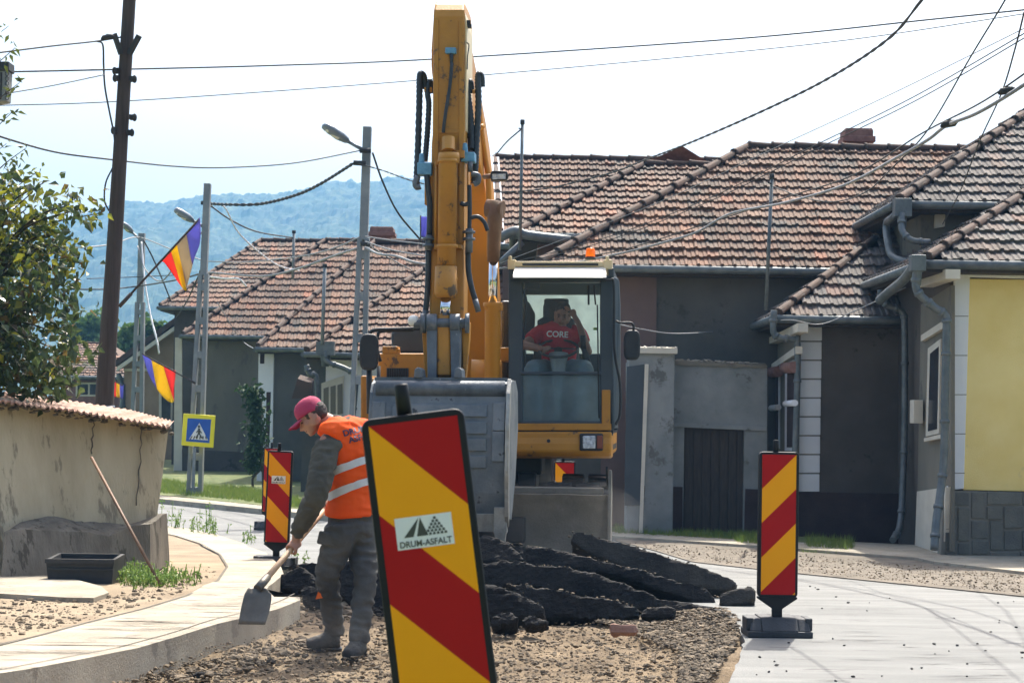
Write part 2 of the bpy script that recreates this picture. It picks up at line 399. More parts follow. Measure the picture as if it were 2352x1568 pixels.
# pavement on the left, bending round the shed
outer = [(-500, 1640), (-60, 1580), (0, 1545), (60, 1536), (174, 1515), (290, 1492), (406, 1461), (497, 1432), (588, 1411), (640, 1397), (690, 1377), (688, 1370), (630, 1370), (612, 1352), (630, 1336), (652, 1318), (645, 1300), (610, 1268), (560, 1247), (500, 1228), (430, 1213), (350, 1203), (-400, 1192)]
inner = [(-400, 1206), (345, 1219), (400, 1228), (460, 1247), (505, 1272), (522, 1300), (500, 1332), (430, 1366), (330, 1396), (200, 1428), (80, 1460), (-60, 1490), (-500, 1560)]
b = BM(); sheet(b, gpoly(outer+inner, .12), .34); struct('pavement_left', b, 'cement')
def strip_joints(lo, hi, off, n, seed, wid=.012):   # cracks and joints running across the pavement
    r = random.Random(seed); b = BM()
    for k in range(n):
        t = r.random(); i = int(t*(len(lo)-1)); f = t*(len(lo)-1)-i
        a = G(lo[i][0]+(lo[i+1][0]-lo[i][0])*f, lo[i][1]+(lo[i+1][1]-lo[i][1])*f, off+.004)
        c = G(hi[i][0]+(hi[i+1][0]-hi[i][0])*f, hi[i][1]+(hi[i+1][1]-hi[i][1])*f, off+.004)
        s0 = r.uniform(0, .3); s1 = r.uniform(.5, 1); a, c = a.lerp(c, s0), a.lerp(c, s1)
        pts = [a.lerp(c, q/6)+V((0, r.uniform(-.02, .02), 0)) for q in range(7)]
        for p, q in zip(pts, pts[1:]):
            d = (q-p).xy.orthogonal().normalized()*wid*r.uniform(.5, 1.3); d = V((d.x, d.y, 0))
            for z in (p, q): z.z = gz(z.y)+off+.004
            quad(b, [p-d, q-d, q+d, p+d])
    return b
mat('crack', (.10, .085, .065), (.15, .13, .10), .95, 8); mat('asphalt_scar', (.05, .05, .05), (.09, .09, .09), .9, 8)
lo = [(0, 1545), (174, 1515), (290, 1492), (406, 1461), (497, 1432), (588, 1411), (640, 1392), (640, 1336), (655, 1312), (640, 1290), (610, 1268), (560, 1247), (500, 1228), (430, 1213)]
hi = [(-200, 1500), (0, 1478), (80, 1460), (200, 1428), (330, 1396), (430, 1366), (500, 1345), (500, 1332), (522, 1300), (505, 1272), (480, 1258), (460, 1247), (400, 1228), (345, 1219)]
spoly = outer+inner
def scratches(poly, off, n, seed, wid, lmax=1.1):
    r = random.Random(seed); b = BM(); us = [a for a, c in poly]; vs = [c for a, c in poly]; k = 0
    while k < n:
        u, v = r.uniform(max(-60, min(us)), max(us)), r.uniform(min(vs), max(vs)); L = r.uniform(.15, lmax); p = G(u, v, off)
        e = p+V((L, L*r.uniform(-.02, .09), 0))
        if not inpoly(u, v, poly): continue
        eu = u+L*F/p.y
        if not inpoly(eu, v-3, poly): continue
        k += 1; P = [p.lerp(e, q/8)+V((0, r.uniform(-.012, .012), 0)) for q in range(9)]
        for z in P: z.z = gz(z.y)+off+.004
        for q in range(8):
            w0 = wid*(1-abs(q-4)/4.5); w1 = wid*(1-abs(q-3)/4.5); quad(b, [P[q]-V((0, w0, 0)), P[q+1]-V((0, w1, 0)), P[q+1]+V((0, w1, 0)), P[q]+V((0, w0, 0))])
    return b
struct('pavement_cracks', scratches(spoly, .12, 55, 5, .010), 'crack')
edge_ = [G(u, v, .124) for u, v in inner[1:]]; b = BM()
for p, q in zip(edge_, edge_[1:]):
    d = (q-p).xy.orthogonal().normalized()*.012; d = V((d.x, d.y, 0)); quad(b, [p-d, q-d, q+d, p+d])
struct('pavement_edge_joint', b, 'crack')
b = BM(); kl = [G(u, v, .124) for u, v in [(0, 1536), (174, 1503), (290, 1480), (400, 1450), (490, 1421), (580, 1400), (640, 1380), (676, 1362)]]; fine = curve_pts(kl, 6)
for p, q in zip(fine, fine[1:]):
    for z in (p, q): z.z = gz(z.y)+.124
    d = (q-p).xy.orthogonal().normalized()*.006; d = V((d.x, d.y, 0)); quad(b, [p-d, q-d, q+d, p+d])
struct('kerb_joint', b, 'crack')
struct('road_scars', scratches([(1760, 1400), (2352, 1420), (2352, 1568), (1740, 1568), (1730, 1500)], 0, 22, 8, .008, .6), 'asphalt_scar')
# sandy yard left of it
yard = [(-900, 1800)]+[(-500, 1560)]+inner[::-1][1:]+[(-800, 1206), (-1500, 1500)]
b = BM(); sheet(b, gpoly(yard, .11), .3); struct('yard_ground', b, 'sand')
b = BM(); pl = gpoly([(-300, 1385), (0, 1362), (70, 1366), (150, 1371), (215, 1372), (250, 1360), (232, 1345), (120, 1322), (0, 1312), (-300, 1300)], .145); sheet(b, pl, .3)
struct('concrete_apron', b, 'cement')
# far kerb and grass verge
b = BM(); sheet(b, gpoly([(-500, 1108), (350, 1143), (700, 1178), (760, 1184), (760, 1176), (700, 1170), (350, 1135), (-500, 1100)], .10), .3); struct('far_kerb', b, 'cement')
b = BM(); sheet(b, gpoly([(-500, 1099), (350, 1134), (700, 1169), (900, 1180), (900, 1060), (-500, 1040)], .08), .3); struct('grass_verge', b, 'grass_ground')
# right verge: gravel, narrow pavement
b = BM(); sheet(b, gpoly([(1412, 1240), (1500, 1262), (1600, 1290), (1800, 1312), (2352, 1368), (2700, 1400), (3100, 1500), (3300, 1360), (2352, 1306), (2100, 1276), (1740, 1250), (1412, 1225)], .012), .2); struct('gravel_verge', b, 'gravel_verge')
b = BM(); sheet(b, gpoly([(1380, 1228), (1740, 1252), (2100, 1279), (2352, 1312), (3300, 1400), (3300, 1290), (2352, 1262), (2100, 1250), (1740, 1234), (1380, 1216)], .05), .2); struct('pavement_right', b, 'cement')
b = BM(); sheet(b, gpoly([(1300, 1224), (1380, 1218), (1740, 1240), (1900, 1246), (1900, 1180), (1300, 1180)], .055), .2); struct('wall_foot_ground', b, 'grass_ground')

# ------------------------------------------------------------ scattered stones
ico = bmesh.new(); bmesh.ops.create_icosphere(ico, subdivisions=1, radius=1); ICO = [v.co.copy() for v in ico.verts]; ICF = [[v.index for v in f.verts] for f in ico.faces]; ico.free()
def stone(bm, p, s, r, lay=None, tint=1., flat=.6):
    q = Quaternion(V((r.uniform(-1, 1), r.uniform(-1, 1), r.uniform(-1, 1))).normalized(), r.uniform(0, 3)).to_matrix()
    sc = (s*r.uniform(.7, 1.3), s*r.uniform(.6, 1.1), s*flat*r.uniform(.7, 1.2)); t2 = q
    vs = []
    for c in ICO:
        a = t2 @ c; k = r.uniform(.55, 1.2)
        vs.append(bm.verts.new(V(p)+V((a.x*sc[0]*k, a.y*sc[1]*k, a.z*sc[2]*k))))
    for f in ICF:
        fa = bm.faces.new([vs[i] for i in f])
        if lay:
            for l in fa.loops: l[lay] = (tint, tint*.97, tint*.93, 1)
def stones(name, area, n, smin, smax, off, seed, label, matn='stone', dark=.5, hole=None, surf=None):
    b = BM(); lay = b.loops.layers.float_color.new('tint'); r = random.Random(seed)
    us = [a[0] for a in area]; vs = [a[1] for a in area]; k = 0; tries = 0
    while k < n and tries < n*30:
        tries += 1
        u = r.uniform(min(us), max(us)); v = r.uniform(min(vs), max(vs))
        if not inpoly(u, v, area): continue
        p = G(u, v, off)
        if r.random() > p.y/16.: pass
        s = smin*(smax/smin)**(r.random()**2.2)
        if surf: p.z += surf(p.x, p.y)
        stone(b, p+V((0, 0, s*.15)), s, r, lay, r.uniform(dark, 1.35)); k += 1
    o = single(name, b, matn, label, 'stones', kind='stuff', recalc=False); return o
bed = [(0, 1560), (174, 1540), (406, 1488), (560, 1448), (700, 1400), (840, 1385), (1140, 1400), (1480, 1400), (1650, 1402), (1690, 1430), (1700, 1470), (1680, 1520), (1640, 1600), (0, 1600)]
stones('broken_stones', bed, 8500, .006, .026, -.10, 1, 'loose grey brown stones strewn over the excavated roadbed', surf=heap)
stones('broken_stones', [(1350, 1420), (1640, 1398), (1690, 1430), (1700, 1468), (1680, 1520), (1620, 1590), (1560, 1590), (1560, 1500), (1450, 1450)], 4200, .009, .034, -.08, 2, 'bank of crushed stone along the cut asphalt edge on the right', dark=.3, surf=heap)
stones('broken_stones', [(0, 1550), (150, 1535), (406, 1492), (560, 1452), (690, 1405), (740, 1400), (700, 1500), (500, 1560), (0, 1600)], 1500, .008, .045, -.08, 3, 'coarse earth clods and stones along the foot of the left kerb', dark=.5)
stones('pebbles', [(0, 1375), (230, 1372), (400, 1340), (480, 1300), (500, 1320), (420, 1362), (200, 1425), (0, 1470)], 700, .006, .03, .11, 4, 'pebbles and chips scattered over the sandy yard')
stones('pebbles', [(1440, 1245), (1740, 1262), (2352, 1320), (2352, 1362), (1800, 1308), (1600, 1286)], 2200, .005, .018, .018, 5, 'gravel on the verge between the road and the right pavement', dark=.6)
stones('pebbles', [(1750, 1320), (2352, 1375), (2352, 1568), (1720, 1568)], 45, .008, .022, .004, 6, 'dark crumbs scattered on the pale asphalt road', matn='tar')
stones('pebbles', [(600, 1395), (690, 1345), (860, 1390), (860, 1420), (700, 1440), (600, 1440)], 260, .02, .075, -.06, 8, 'lumps of dirt heaped at the broken kerb end near the worker', dark=.4)

# ============================================================ roofs and houses
def tile_surface(bm, lay, A, B, Rr, poly3, tw=.21, tl=.30, seed=0, warm=1., mi=0):
    r = random.Random(seed); ex = (B-A).normalized(); n = (B-A).cross(Rr-A).normalized()
    if n.z < 0: n = -n
    ey = n.cross(ex).normalized()
    if ey.z < 0: ey = -ey
    P2 = [((p-A).dot(ex), (p-A).dot(ey)) for p in poly3]
    x0 = min(p[0] for p in P2); x1 = max(p[0] for p in P2); y1 = max(p[1] for p in P2)
    quadv = [bm.verts.new(p-n*.03) for p in poly3]; f = bm.faces.new(quadv); f.material_index = mi
    for l in f.loops: l[lay] = (.35, .3, .28, 1)
    prof = ((0, .012), (.1, .034), (.24, .034), (.34, .006), (.62, .0), (.72, .018), (1, .012))
    rows = int(y1/tl)+1
    for j in range(rows):
        y = j*tl-.04; wob = r.uniform(-.008, .008); sh = (j % 2)*.0
        for i in range(int(x0/tw)-1, int(x1/tw)+2):
            x = i*tw+sh; cx, cy = x+tw/2, y+tl*.6
            if not inpoly(cx, cy, P2): continue
            sag = .03*noise.noise(V((x*.35, y*.35, seed)))
            lift = r.uniform(0, .012)+(.02 if r.random() < .04 else 0)
            k = noise.noise(V((x*.8, y*.8, seed+5)))
            t = max(.35, 1+.45*k+r.uniform(-.25, .25)); wm = r.random()
            c = (t*(1.12 if wm < .3*warm else 1), t*(1 if wm < .3*warm else 1.04), t*(.94 if wm < .3*warm else 1.08), 1)
            if r.random() < .05: c = (c[0]*1.25, c[1]*1.05, c[2], 1)
            dx = r.uniform(-.006, .006); dy = r.uniform(-.012, .012)+wob
            lo_ = []; up_ = []; bt = []
            for fx, h in prof:
                pt = A+ex*(x+dx+fx*tw)
                lo_.append(bm.verts.new(pt+ey*(y+dy)+n*(h+.04+lift+sag)))
                up_.append(bm.verts.new(pt+ey*(y+tl+.03)+n*(h*.8+.005+sag)))
                bt.append(bm.verts.new(pt+ey*(y+dy)+n*(-.02+sag)))
            for q in range(len(prof)-1):
                for vv in ((lo_[q], lo_[q+1], up_[q+1], up_[q]), (bt[q], bt[q+1], lo_[q+1], lo_[q])):
                    fa = bm.faces.new(vv); fa.material_index = mi
                    for l in fa.loops: l[lay] = c
    return n
def cap_line(bm, P, Q, n, r0=.085, seg=.42, seed=0):
    rr = random.Random(seed); d = (Q-P); L = d.length; d = d.normalized(); k = max(1, int(L/seg))
    for i in range(k):
        a = P+d*(i*L/k)+n*(.05+rr.uniform(-.008, .012)); c = P+d*((i+1.08)*L/k)+n*(.035+rr.uniform(-.008, .008))
        tube(bm, [a, a+(c-a)*.1, a+(c-a)*.11, c], [r0*1.2, r0*1.16, r0*1.04, r0*.94], 9)
class House: pass
def house(name, label, cat, A, B, R0, R1len, wallmat, ov=.4, group=None, tw=.21, tl=.30, seed=1, gutter=True, tiles_hip=True, gable=False, soffit=True, walldepth=None, warm=1., capr=.066, tmat='tiles'):
    h = House(); ex = (B-A); ex.z = 0; exn = ex.normalized()
    B = A+exn*ex.length
    d = R0-A; d.z = 0; run = d-exn*d.dot(exn); pn = run.normalized()
    R0 = V((R0.x, R0.y, R0.z)); R1 = R0+exn*R1len; Ab = A+run*2; Bb = B+run*2
    gd = gz(A.y)-.3
    root = thing(name, label, cat, (A.x, A.y, gd), group=group); h.root = root
    b = BM(); lay = b.loops.layers.float_color.new('tint')
    n = tile_surface(b, lay, A, B, R0, [A, B, R1, R0], tw, tl, seed, warm)
    def plain(ps):
        f = b.faces.new([b.verts.new(p) for p in ps])
        for l in f.loops: l[lay] = (.8, .75, .75, 1)
    if gable: plain([Ab-pn*.02, A+n*.0, R0])
    elif tiles_hip: tile_surface(b, lay, Ab, A, R0, [Ab, A, R0], tw, tl, seed+3, warm)
    else: plain([Ab, A, R0])
    plain([Bb, Ab, R0, R1]); plain([B, Bb, R1])
    obj('roof', b, tmat, root, recalc=False)
    b = BM()
    cap_line(b, A, R0, n, capr, seed=seed); cap_line(b, R0, R1, n, capr, seed=seed+1)
    if not gable: cap_line(b, Ab, R0, n, capr, seed=seed+2)
    obj('ridge_tiles', b, 'ridge', root)
    if soffit:
        b = BM(); prism(b, [p-V((0, 0, .06)) for p in (A, B, Bb, Ab)], (0, 0, -.10)); obj('eaves_board', b, 'wood_dark', root)
    if gutter:
        b = BM(); go = -pn*.07-V((0, 0, .06)); tube(b, [A+go-exn*.05, B+go], .065, 9)
        go2 = -exn*.07-V((0, 0, .06)); tube(b, [A+go2, Ab+go2], .065, 9); obj('gutter', b, 'gutter', root)
    wd = walldepth or run.length*2-2*ov
    w0 = A+exn*ov+pn*ov; w1 = B+pn*ov; w2 = w1+pn*wd; w3 = w0+pn*wd
    b = BM(); ps = [V((p.x, p.y, gd)) for p in (w0, w1, w2, w3)]; prism(b, ps, (0, 0, A.z-.13-gd)); obj('wall', b, wallmat, root)
    h.A, h.B, h.R0, h.R1, h.n, h.ex, h.pn, h.w0, h.w3, h.Ab, h.gd, h.w1 = A, B, R0, R1, n, exn, pn, w0, w3, Ab, gd, w1
    return h
def hit(u, v, P, n):
    d = ray(u, v); o = V((0, 0, CAMH)); t = (P-o).dot(n)/d.dot(n); return o+d*t
def front(h, u, v, out=0.): return hit(u, v, h.w0-h.pn*out, h.pn)
def side(h, u, v, out=0.): return hit(u, v, h.w0-h.ex*out, h.ex)
def patch(bm, h, pts, out, th=.03, f=front, mi=0):
    """a plate on a wall, corner pixels in order, proud by out"""
    d = (h.pn if f is front else h.ex)*th
    prism(bm, [f(h, u, v, out) for u, v in pts], d, mi)
def downpipe(root, pts, r=.045):
    b = BM(); pp = curve_pts(pts, 5); tube(b, pp, r, 9)
    for k in range(2, len(pp)-1, 5): tube(b, [pp[k], pp[k]+(pp[k+1]-pp[k]).normalized()*.05], r*1.25, 9)
    obj('downpipe', b, 'gutter', root)

# ---- yellow house (right edge)
D6 = 24.9
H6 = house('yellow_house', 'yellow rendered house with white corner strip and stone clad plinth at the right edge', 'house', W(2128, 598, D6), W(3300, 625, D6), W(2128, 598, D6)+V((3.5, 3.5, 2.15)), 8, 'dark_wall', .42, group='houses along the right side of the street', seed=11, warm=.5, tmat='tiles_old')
r6 = H6.root
b = BM(); patch(b, H6, [(2222, 640), (2900, 650), (2900, 1140), (2213, 1125)], .03, .1); obj('wall', b, 'yellow_wall', r6, label='pale yellow rendered wall panel', bevel=.01)
b = BM(); patch(b, H6, [(2193, 611), (2900, 640), (2900, 655), (2228, 636), (2214, 1122), (2178, 1125)], .055, .12); obj('quoin', b, 'white_wall', r6, bevel=.01)
for k in range(5): b = BM(); patch(b, H6, [(2188-k*2, 725+k*90), (2224-k*2, 725+k*90), (2224-k*2, 727+k*90), (2188-k*2, 727+k*90)], .058, .02); obj('quoin_joint', b, 'joint', r6)
b = BM(); patch(b, H6, [(2168, 1126), (3000, 1145), (3000, 1320), (2160, 1290)], .10, .2); obj('plinth', b, 'joint', r6)
b = BM(); rr = random.Random(4)
cells = [(2172, 1130, 2226, 1160), (2232, 1130, 2262, 1190), (2268, 1130, 2345, 1158), (2350, 1130, 2400, 1160), (2172, 1165, 2196, 1216), (2201, 1165, 2227, 1242), (2268, 1163, 2302, 1192), (2307, 1163, 2350, 1212), (2355, 1165, 2400, 1212), (2232, 1196, 2270, 1236), (2275, 1197, 2303, 1262), (2172, 1222, 2196, 1262), (2201, 1247, 2228, 1272), (2233, 1241, 2270, 1272), (2307, 1218, 2345, 1262), (2350, 1218, 2400, 1262), (2172, 1267, 2196, 1285), (2275, 1267, 2340, 1290), (2345, 1267, 2400, 1290), (2201, 1277, 2270, 1290)]
for x0, y0, x1, y1 in cells: patch(b, H6, [(x0, y0), (x1, y0+1), (x1, y1), (x0, y1)], .10+.02+rr.uniform(0, .02), .05)
obj('stone_cladding', b, 'stone_clad', r6, bevel=.008)
# street facade of the yellow house
b = BM(); patch(b, H6, [(2115, 700), (2185, 655), (2185, 1265), (2105, 1255)], .02, .05, side); obj('wall', b, 'grey_plaster', r6, label='grey rough-cast street wall of the yellow house')
b = BM(); patch(b, H6, [(2131, 800), (2160, 778), (2156, 995), (2126, 1002)], .045, .04, side); f_ = obj('window', b, 'trim', r6)
b = BM(); patch(b, H6, [(2136, 812), (2155, 796), (2151, 985), (2131, 990)], .055, .02, side); obj('pane', b, 'window_dark', f_)
b = BM(); patch(b, H6, [(2122, 1006), (2160, 997), (2160, 1006), (2122, 1014)], .10, .1, side); obj('sill', b, 'trim', f_)
b = BM(); patch(b, H6, [(2115, 770), (2168, 735), (2168, 752), (2115, 784)], .08, .06, side); patch(b, H6, [(2112, 640), (2172, 618), (2172, 640), (2112, 660)], .2, .2, side); obj('cornice', b, 'trim', r6)
b = BM(); patch(b, H6, [(2106, 1128), (2172, 1118), (2166, 1296), (2100, 1284)], .09, .12, side); obj('plinth', b, 'trim', r6, label='weathered cream block plinth on the street side')
p = side(H6, 2105, 945, .12); b = BM(); box(b, p, (.14, .26, .34)); obj('meter_box', b, 'trim', r6, bevel=.01)
# downpipes of the yellow house
e = H6.A
b = BM(); q = W(2107, 605, 24.75); box(b, q, (.2, .2, .22)); tube(b, [q, q-V((0, 0, .3))], [.08, .05]); tube(b, curve_pts([W(2105, 600, 24.9), W(2078, 640, 25.4), W(2040, 672, 26.2), W(2020, 690, 26.6)], 5), .07, 10); obj('rain_head', b, 'gutter', r6, bevel=.01)
downpipe(r6, [W(2105, 625, 24.75), W(2104, 660, 24.75), W(2118, 682, 24.75), W(2150, 708, 24.75), W(2172, 725, 24.75), W(2174, 760, 24.75), W(2171, 900, 24.75), W(2168, 1050, 24.75), W(2160, 1130, 24.7), W(2150, 1200, 24.6), W(2146, 1262, 24.5)], .055)

# ---- tall house behind the yellow one
D7 = 28.
H7 = house('grey_house', 'tall grey house between the yellow house and the dark wall, roof reaching the right edge', 'house', W(2066, 462, D7), W(3000, 480, D7), W(2066, 462, D7)+V((3.5, 3.5, 2.35)), 8, 'grey_plaster', .42, group='houses along the right side of the street', seed=21, warm=.3, tmat='tiles_old')
r7 = H7.root
b = BM(); q = W(2072, 478, 27.9); box(b, q, (.26, .22, .28)); tube(b, [q, q-V((0, 0, .35))], [.09, .06]); tube(b, curve_pts([q, W(2050, 500, 28.2), W(2036, 515, 28.6), W(2040, 560, 28.4), W(2052, 590, 28.2), W(2100, 606, 27.8)], 5), .06, 10); obj('rain_head', b, 'gutter', r7, bevel=.01)
downpipe(r7, [W(2072, 490, 27.8), W(2073, 530, 27.7), W(2095, 552, 27.6), W(2136, 556, 27.6)], .05)
downpipe(r7, [W(2022, 665, 27.6), W(2026, 690, 27.6), W(2042, 702, 27.6), W(2072, 716, 27.6), W(2078, 760, 27.6), W(2078, 960, 27.6), W(2073, 1130, 27.5), W(2066, 1210, 27.3), W(2050, 1240, 27.0)], .05)
b = BM(); patch(b, H7, [(2150, 480), (2172, 478), (2170, 520), (2148, 524)], .1, .1); obj('bracket', b, 'trim', r7)

# ---- dark walled house with white quoins
D5 = 28.3
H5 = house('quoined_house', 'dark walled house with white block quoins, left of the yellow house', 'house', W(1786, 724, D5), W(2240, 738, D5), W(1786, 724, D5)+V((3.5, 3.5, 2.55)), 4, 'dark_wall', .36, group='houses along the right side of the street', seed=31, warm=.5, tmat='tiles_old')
r5 = H5.root
for k in range(9):
    y0 = 741+k*43.3; b = BM(); patch(b, H5, [(1838-k*.5, y0+1), (1888-k*.7, y0+1), (1888-k*.7, y0+41), (1838-k*.5, y0+41)], .03, .06); obj('quoin', b, 'quoin', r5, bevel=.008)
b = BM(); patch(b, H5, [(1834, 742), (1886, 742), (1881, 1128), (1830, 1128)], .012, .04); obj('quoin_joint', b, 'joint', r5)
b = BM(); patch(b, H5, [(1826, 1130), (2150, 1134), (2150, 1270), (1822, 1252)], .06, .12); obj('plinth', b, 'plinth_red', r5)
b = BM(); patch(b, H5, [(1768, 735), (1832, 735), (1826, 1250), (1762, 1238)], .02, .05, side); obj('wall', b, 'grey_plaster', r5, label='pale street facade of the quoined house')
for (a, c) in (((1772, 915), (1788, 1030)), ((1805, 905), (1826, 1035))):
    b = BM(); patch(b, H5, [(a[0]-2, a[1]-75), (c[0]+2, a[1]-80), (c[0]+1, c[1]), (a[0]-3, c[1])], .04, .04, side); f_ = obj('window', b, 'white_wall', r5)
    b = BM(); patch(b, H5, [(a[0]+3, a[1]-65), (c[0]-2, a[1]-68), (c[0]-2, c[1]-8), (a[0]+2, c[1]-8)], .05, .02, side); obj('pane', b, 'plinth_red', f_)
    b = BM(); tube(b, [side(H5, a[0]-3, a[1]-60, .12), side(H5, c[0], a[1]-62, .12)], .09, 12); obj('shutter_box', b, 'brick_wall', f_)
    b = BM(); tube(b, [side(H5, a[0]-1, a[1]+22, .12), side(H5, c[0], a[1]+20, .12)], .05, 10); obj('awning_roll', b, 'white_wall', f_)
b = BM(); patch(b, H5, [(1766, 840), (1828, 795), (1828, 812), (1766, 852)], .12, .1, side); patch(b, H5, [(1766, 775), (1832, 742), (1832, 762), (1766, 790)], .16, .16, side); obj('cornice', b, 'trim', r5)
downpipe(r5, [W(1778, 712, 28.1), W(1776, 760, 28.1), W(1790, 775, 28.1), W(1822, 780, 28.1), W(1832, 800, 28.1), W(1828, 1000, 28.1), W(1822, 1125, 28.1)], .05)
b = BM(); tube(b, curve_pts([W(1690, 770, 33.2), W(1692, 800, 33.2), W(1704, 806, 33.)], 4), .04, 8); obj('gutter_spout', b, 'gutter', r5)

# ---- long house with the big tiled roof
A4 = W(1238, 607, 30.2)
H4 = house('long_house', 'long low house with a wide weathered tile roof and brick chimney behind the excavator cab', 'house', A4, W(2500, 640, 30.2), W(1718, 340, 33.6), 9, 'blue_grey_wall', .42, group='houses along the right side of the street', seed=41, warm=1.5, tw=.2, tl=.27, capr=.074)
r4 = H4.root
b = BM(); patch(b, H4, [(1380, 630), (1508, 632), (1505, 1240), (1380, 1240)], .03, .08); obj('wall', b, 'mauve_wall', r4, label='mauve rendered section of the long house wall')
def chimney(root, u, v0, v1, D, wm=.55, mname='brick_wall'):
    c = W(u, v1, D); t = W(u, v0, D).z; b = BM(); hh = t-c.z
    box(b, (c.x, c.y, c.z+hh*.2), (wm*.9, wm*.9, hh*1.0+.3)); box(b, (c.x, c.y, c.z+hh*.55), (wm*1.1, wm*1.1, hh*.28)); box(b, (c.x, c.y, t-.06), (wm*.96, wm*.96, .14))
    obj('chimney', b, mname, root, bevel=.01)
chimney(r4, 1967, 303, 350, 34.2)
# vent gable on the roof
b = BM(); q = [W(1482, 372, 37), W(1568, 336, 36.6), W(1626, 372, 37)]; prism(b, q, (0, 3, 0)); obj('roof_vent', b, 'brick_wall', r4)
# ---- side roofs left of it
A4c = W(1186, 535, 33.5)
H4c = house('side_house', 'tiled hip roof rising between the white verge and the long house roof', 'house', A4c, W(1700, 545, 33.5), W(1478, 380, 36.6), 5, 'mauve_wall', .4, group='houses along the right side of the street', seed=51, warm=1.2)
H4b = house('verge_house', 'tiled gable roof with a white bargeboard just right of the excavator boom', 'house', W(1150, 560, 38), W(1800, 560, 38), W(1137, 364, 41.5), 6.5, 'mauve_wall', .05, group='houses along the right side of the street', seed=61, gable=True, warm=1.2)
b = BM(); beam(b, H4b.A+V((-.02, -.1, -.05)), H4b.R0+V((-.02, -.1, -.02)), .22, .1); obj('bargeboard', b, 'white_wall', H4b.root)
b = BM(); tube(b, curve_pts([W(1150, 545, 33.3), W(1185, 530, 33.2), W(1210, 540, 33.2), W(1310, 552, 33.2)], 4), .09, 9); tube(b, [W(1140, 612, 33.2), W(1200, 556, 33.2)], .06, 8); obj('gutter', b, 'gutter', H4c.root)

# ---- rendered yard wall with the garage door
b = BM(); P = G(1600, 1212); P.y = 29.3; n_ = V((0, 1, 0)); hw = lambda u, v, o=0.: hit(u, v, P-n_*o, n_)
gw = thing('yard_wall', 'peeling grey yard wall with a dark garage door and capped pier', 'wall', (P.x, P.y, gz(P.y)))
prism(b, [hw(1440, 832), hw(1762, 838), hw(1762, 1260), hw(1706, 1258), hw(1710, 978), hw(1572, 974), hw(1568, 1255), hw(1440, 1250)], (0, .3, 0)); obj('wall', b, 'pale_plaster', gw)
b = BM(); prism(b, [hw(1545, 970, .04), hw(1762, 978, .04), hw(1762, 990, .04), hw(1545, 980, .04)], (0, .1, 0)); obj('lintel', b, 'pale_plaster', gw, bevel=.01)
b = BM(); prism(b, [hw(1548, 828, .03), hw(1762, 838, .03), hw(1762, 845, .03), hw(1548, 838, .03)], (0, .4, 0))
rr = random.Random(8)
for k in range(30):
    p = hw(1550+k*7, 828+k*.3, -.1); stone(b, p, rr.uniform(.03, .08), rr)
obj('coping', b, 'grey_plaster', gw)
b = BM(); prism(b, [hw(1572, 974, -.12), hw(1710, 978, -.12), hw(1706, 1260, -.12), hw(1568, 1258, -.12)], (0, .06, 0))
for k in range(7): prism(b, [hw(1574+k*20, 976, -.1), hw(1591+k*20, 976, -.1), hw(1589+k*20, 1258, -.1), hw(1572+k*20, 1258, -.1)], (0, .02, 0))
obj('garage_door', b, 'wood_dark', gw)
b = BM(); prism(b, [hw(1445, 806, .35), hw(1550, 806, .35), hw(1545, 1255, .35), hw(1438, 1250, .35)], (0, .6, 0)); pier = obj('pier', b, 'pale_plaster', gw, bevel=.015)
b = BM(); prism(b, [hw(1440, 842, .37), hw(1483, 836, .37), hw(1478, 1160, .37), hw(1434, 1160, .37)], (0, .05, 0)); obj('doorway', b, 'cab_dark', pier)
b = BM(); prism(b, [hw(1481, 836, .40), hw(1490, 836, .40), hw(1476, 1225, .40), hw(1468, 1225, .40)], (0, .08, 0)); obj('door_frame', b, 'trim', pier)
b = BM(); prism(b, [hw(1452, 798, .42), hw(1556, 800, .42), hw(1556, 812, .42), hw(1452, 810, .42)], (0, .75, 0))
for k in range(16): stone(b, hw(1456+k*6.4, 799, rr.uniform(-.2, .4)), rr.uniform(.04, .08), rr, flat=.5)
obj('cap_stone', b, 'trim', pier)
b = BM(); prism(b, [hw(1478, 1115, .362), hw(1568, 1118, .02), hw(1568, 1262, .02), hw(1470, 1262, .362)], (0, .01, 0)); prism(b, [hw(1712, 1122, .02), hw(1762, 1124, .02), hw(1762, 1264, .02), hw(1708, 1262, .02)], (0, .01, 0)); obj('plinth', b, 'plinth_red', gw)

# ---- far houses on the left
GF = 'tiled houses down the street on the left'
def far(name, label, A, B, R0, ln, wm, seed, **k): return house(name, label, 'house', A, B, R0, ln, wm, .4, group=GF, seed=seed, tw=.24, tl=.33, warm=1.6, **k)
A = W(368, 703, 60); H2b = far('far_house', 'upper hip roofed house behind the green-grey gable wall, left edge of the roofs', A, W(900, 715, 60), W(600, 553, 64), 9, 'dark_wall', 71)
A = W(420, 768, 54); H2 = far('far_house', 'house with a big plain grey-green wall behind the crossing sign', A, W(900, 775, 54), W(748, 553, 58), 9, 'grey_plaster', 72)
A = W(592, 797, 47); H3 = far('far_house', 'house with a white corner pilaster and blue-grey wall beside the columnar shrub', A, W(980, 803, 47), W(862, 556, 51), 3, 'blue_grey_wall', 73)
A = W(704, 808, 41); H3b = far('far_house', 'low house with pale window frames beside the left mirror of the excavator', A, W(1000, 815, 41), W(972, 622, 44.6), 3, 'white_wall', 74)
chimney(H3.root, 878, 526, 556, 52, .7)
b = BM(); patch(b, H3, [(594, 800), (629, 800), (624, 1140), (589, 1140)], .05, .08); obj('pilaster', b, 'white_wall', H3.root, bevel=.01)
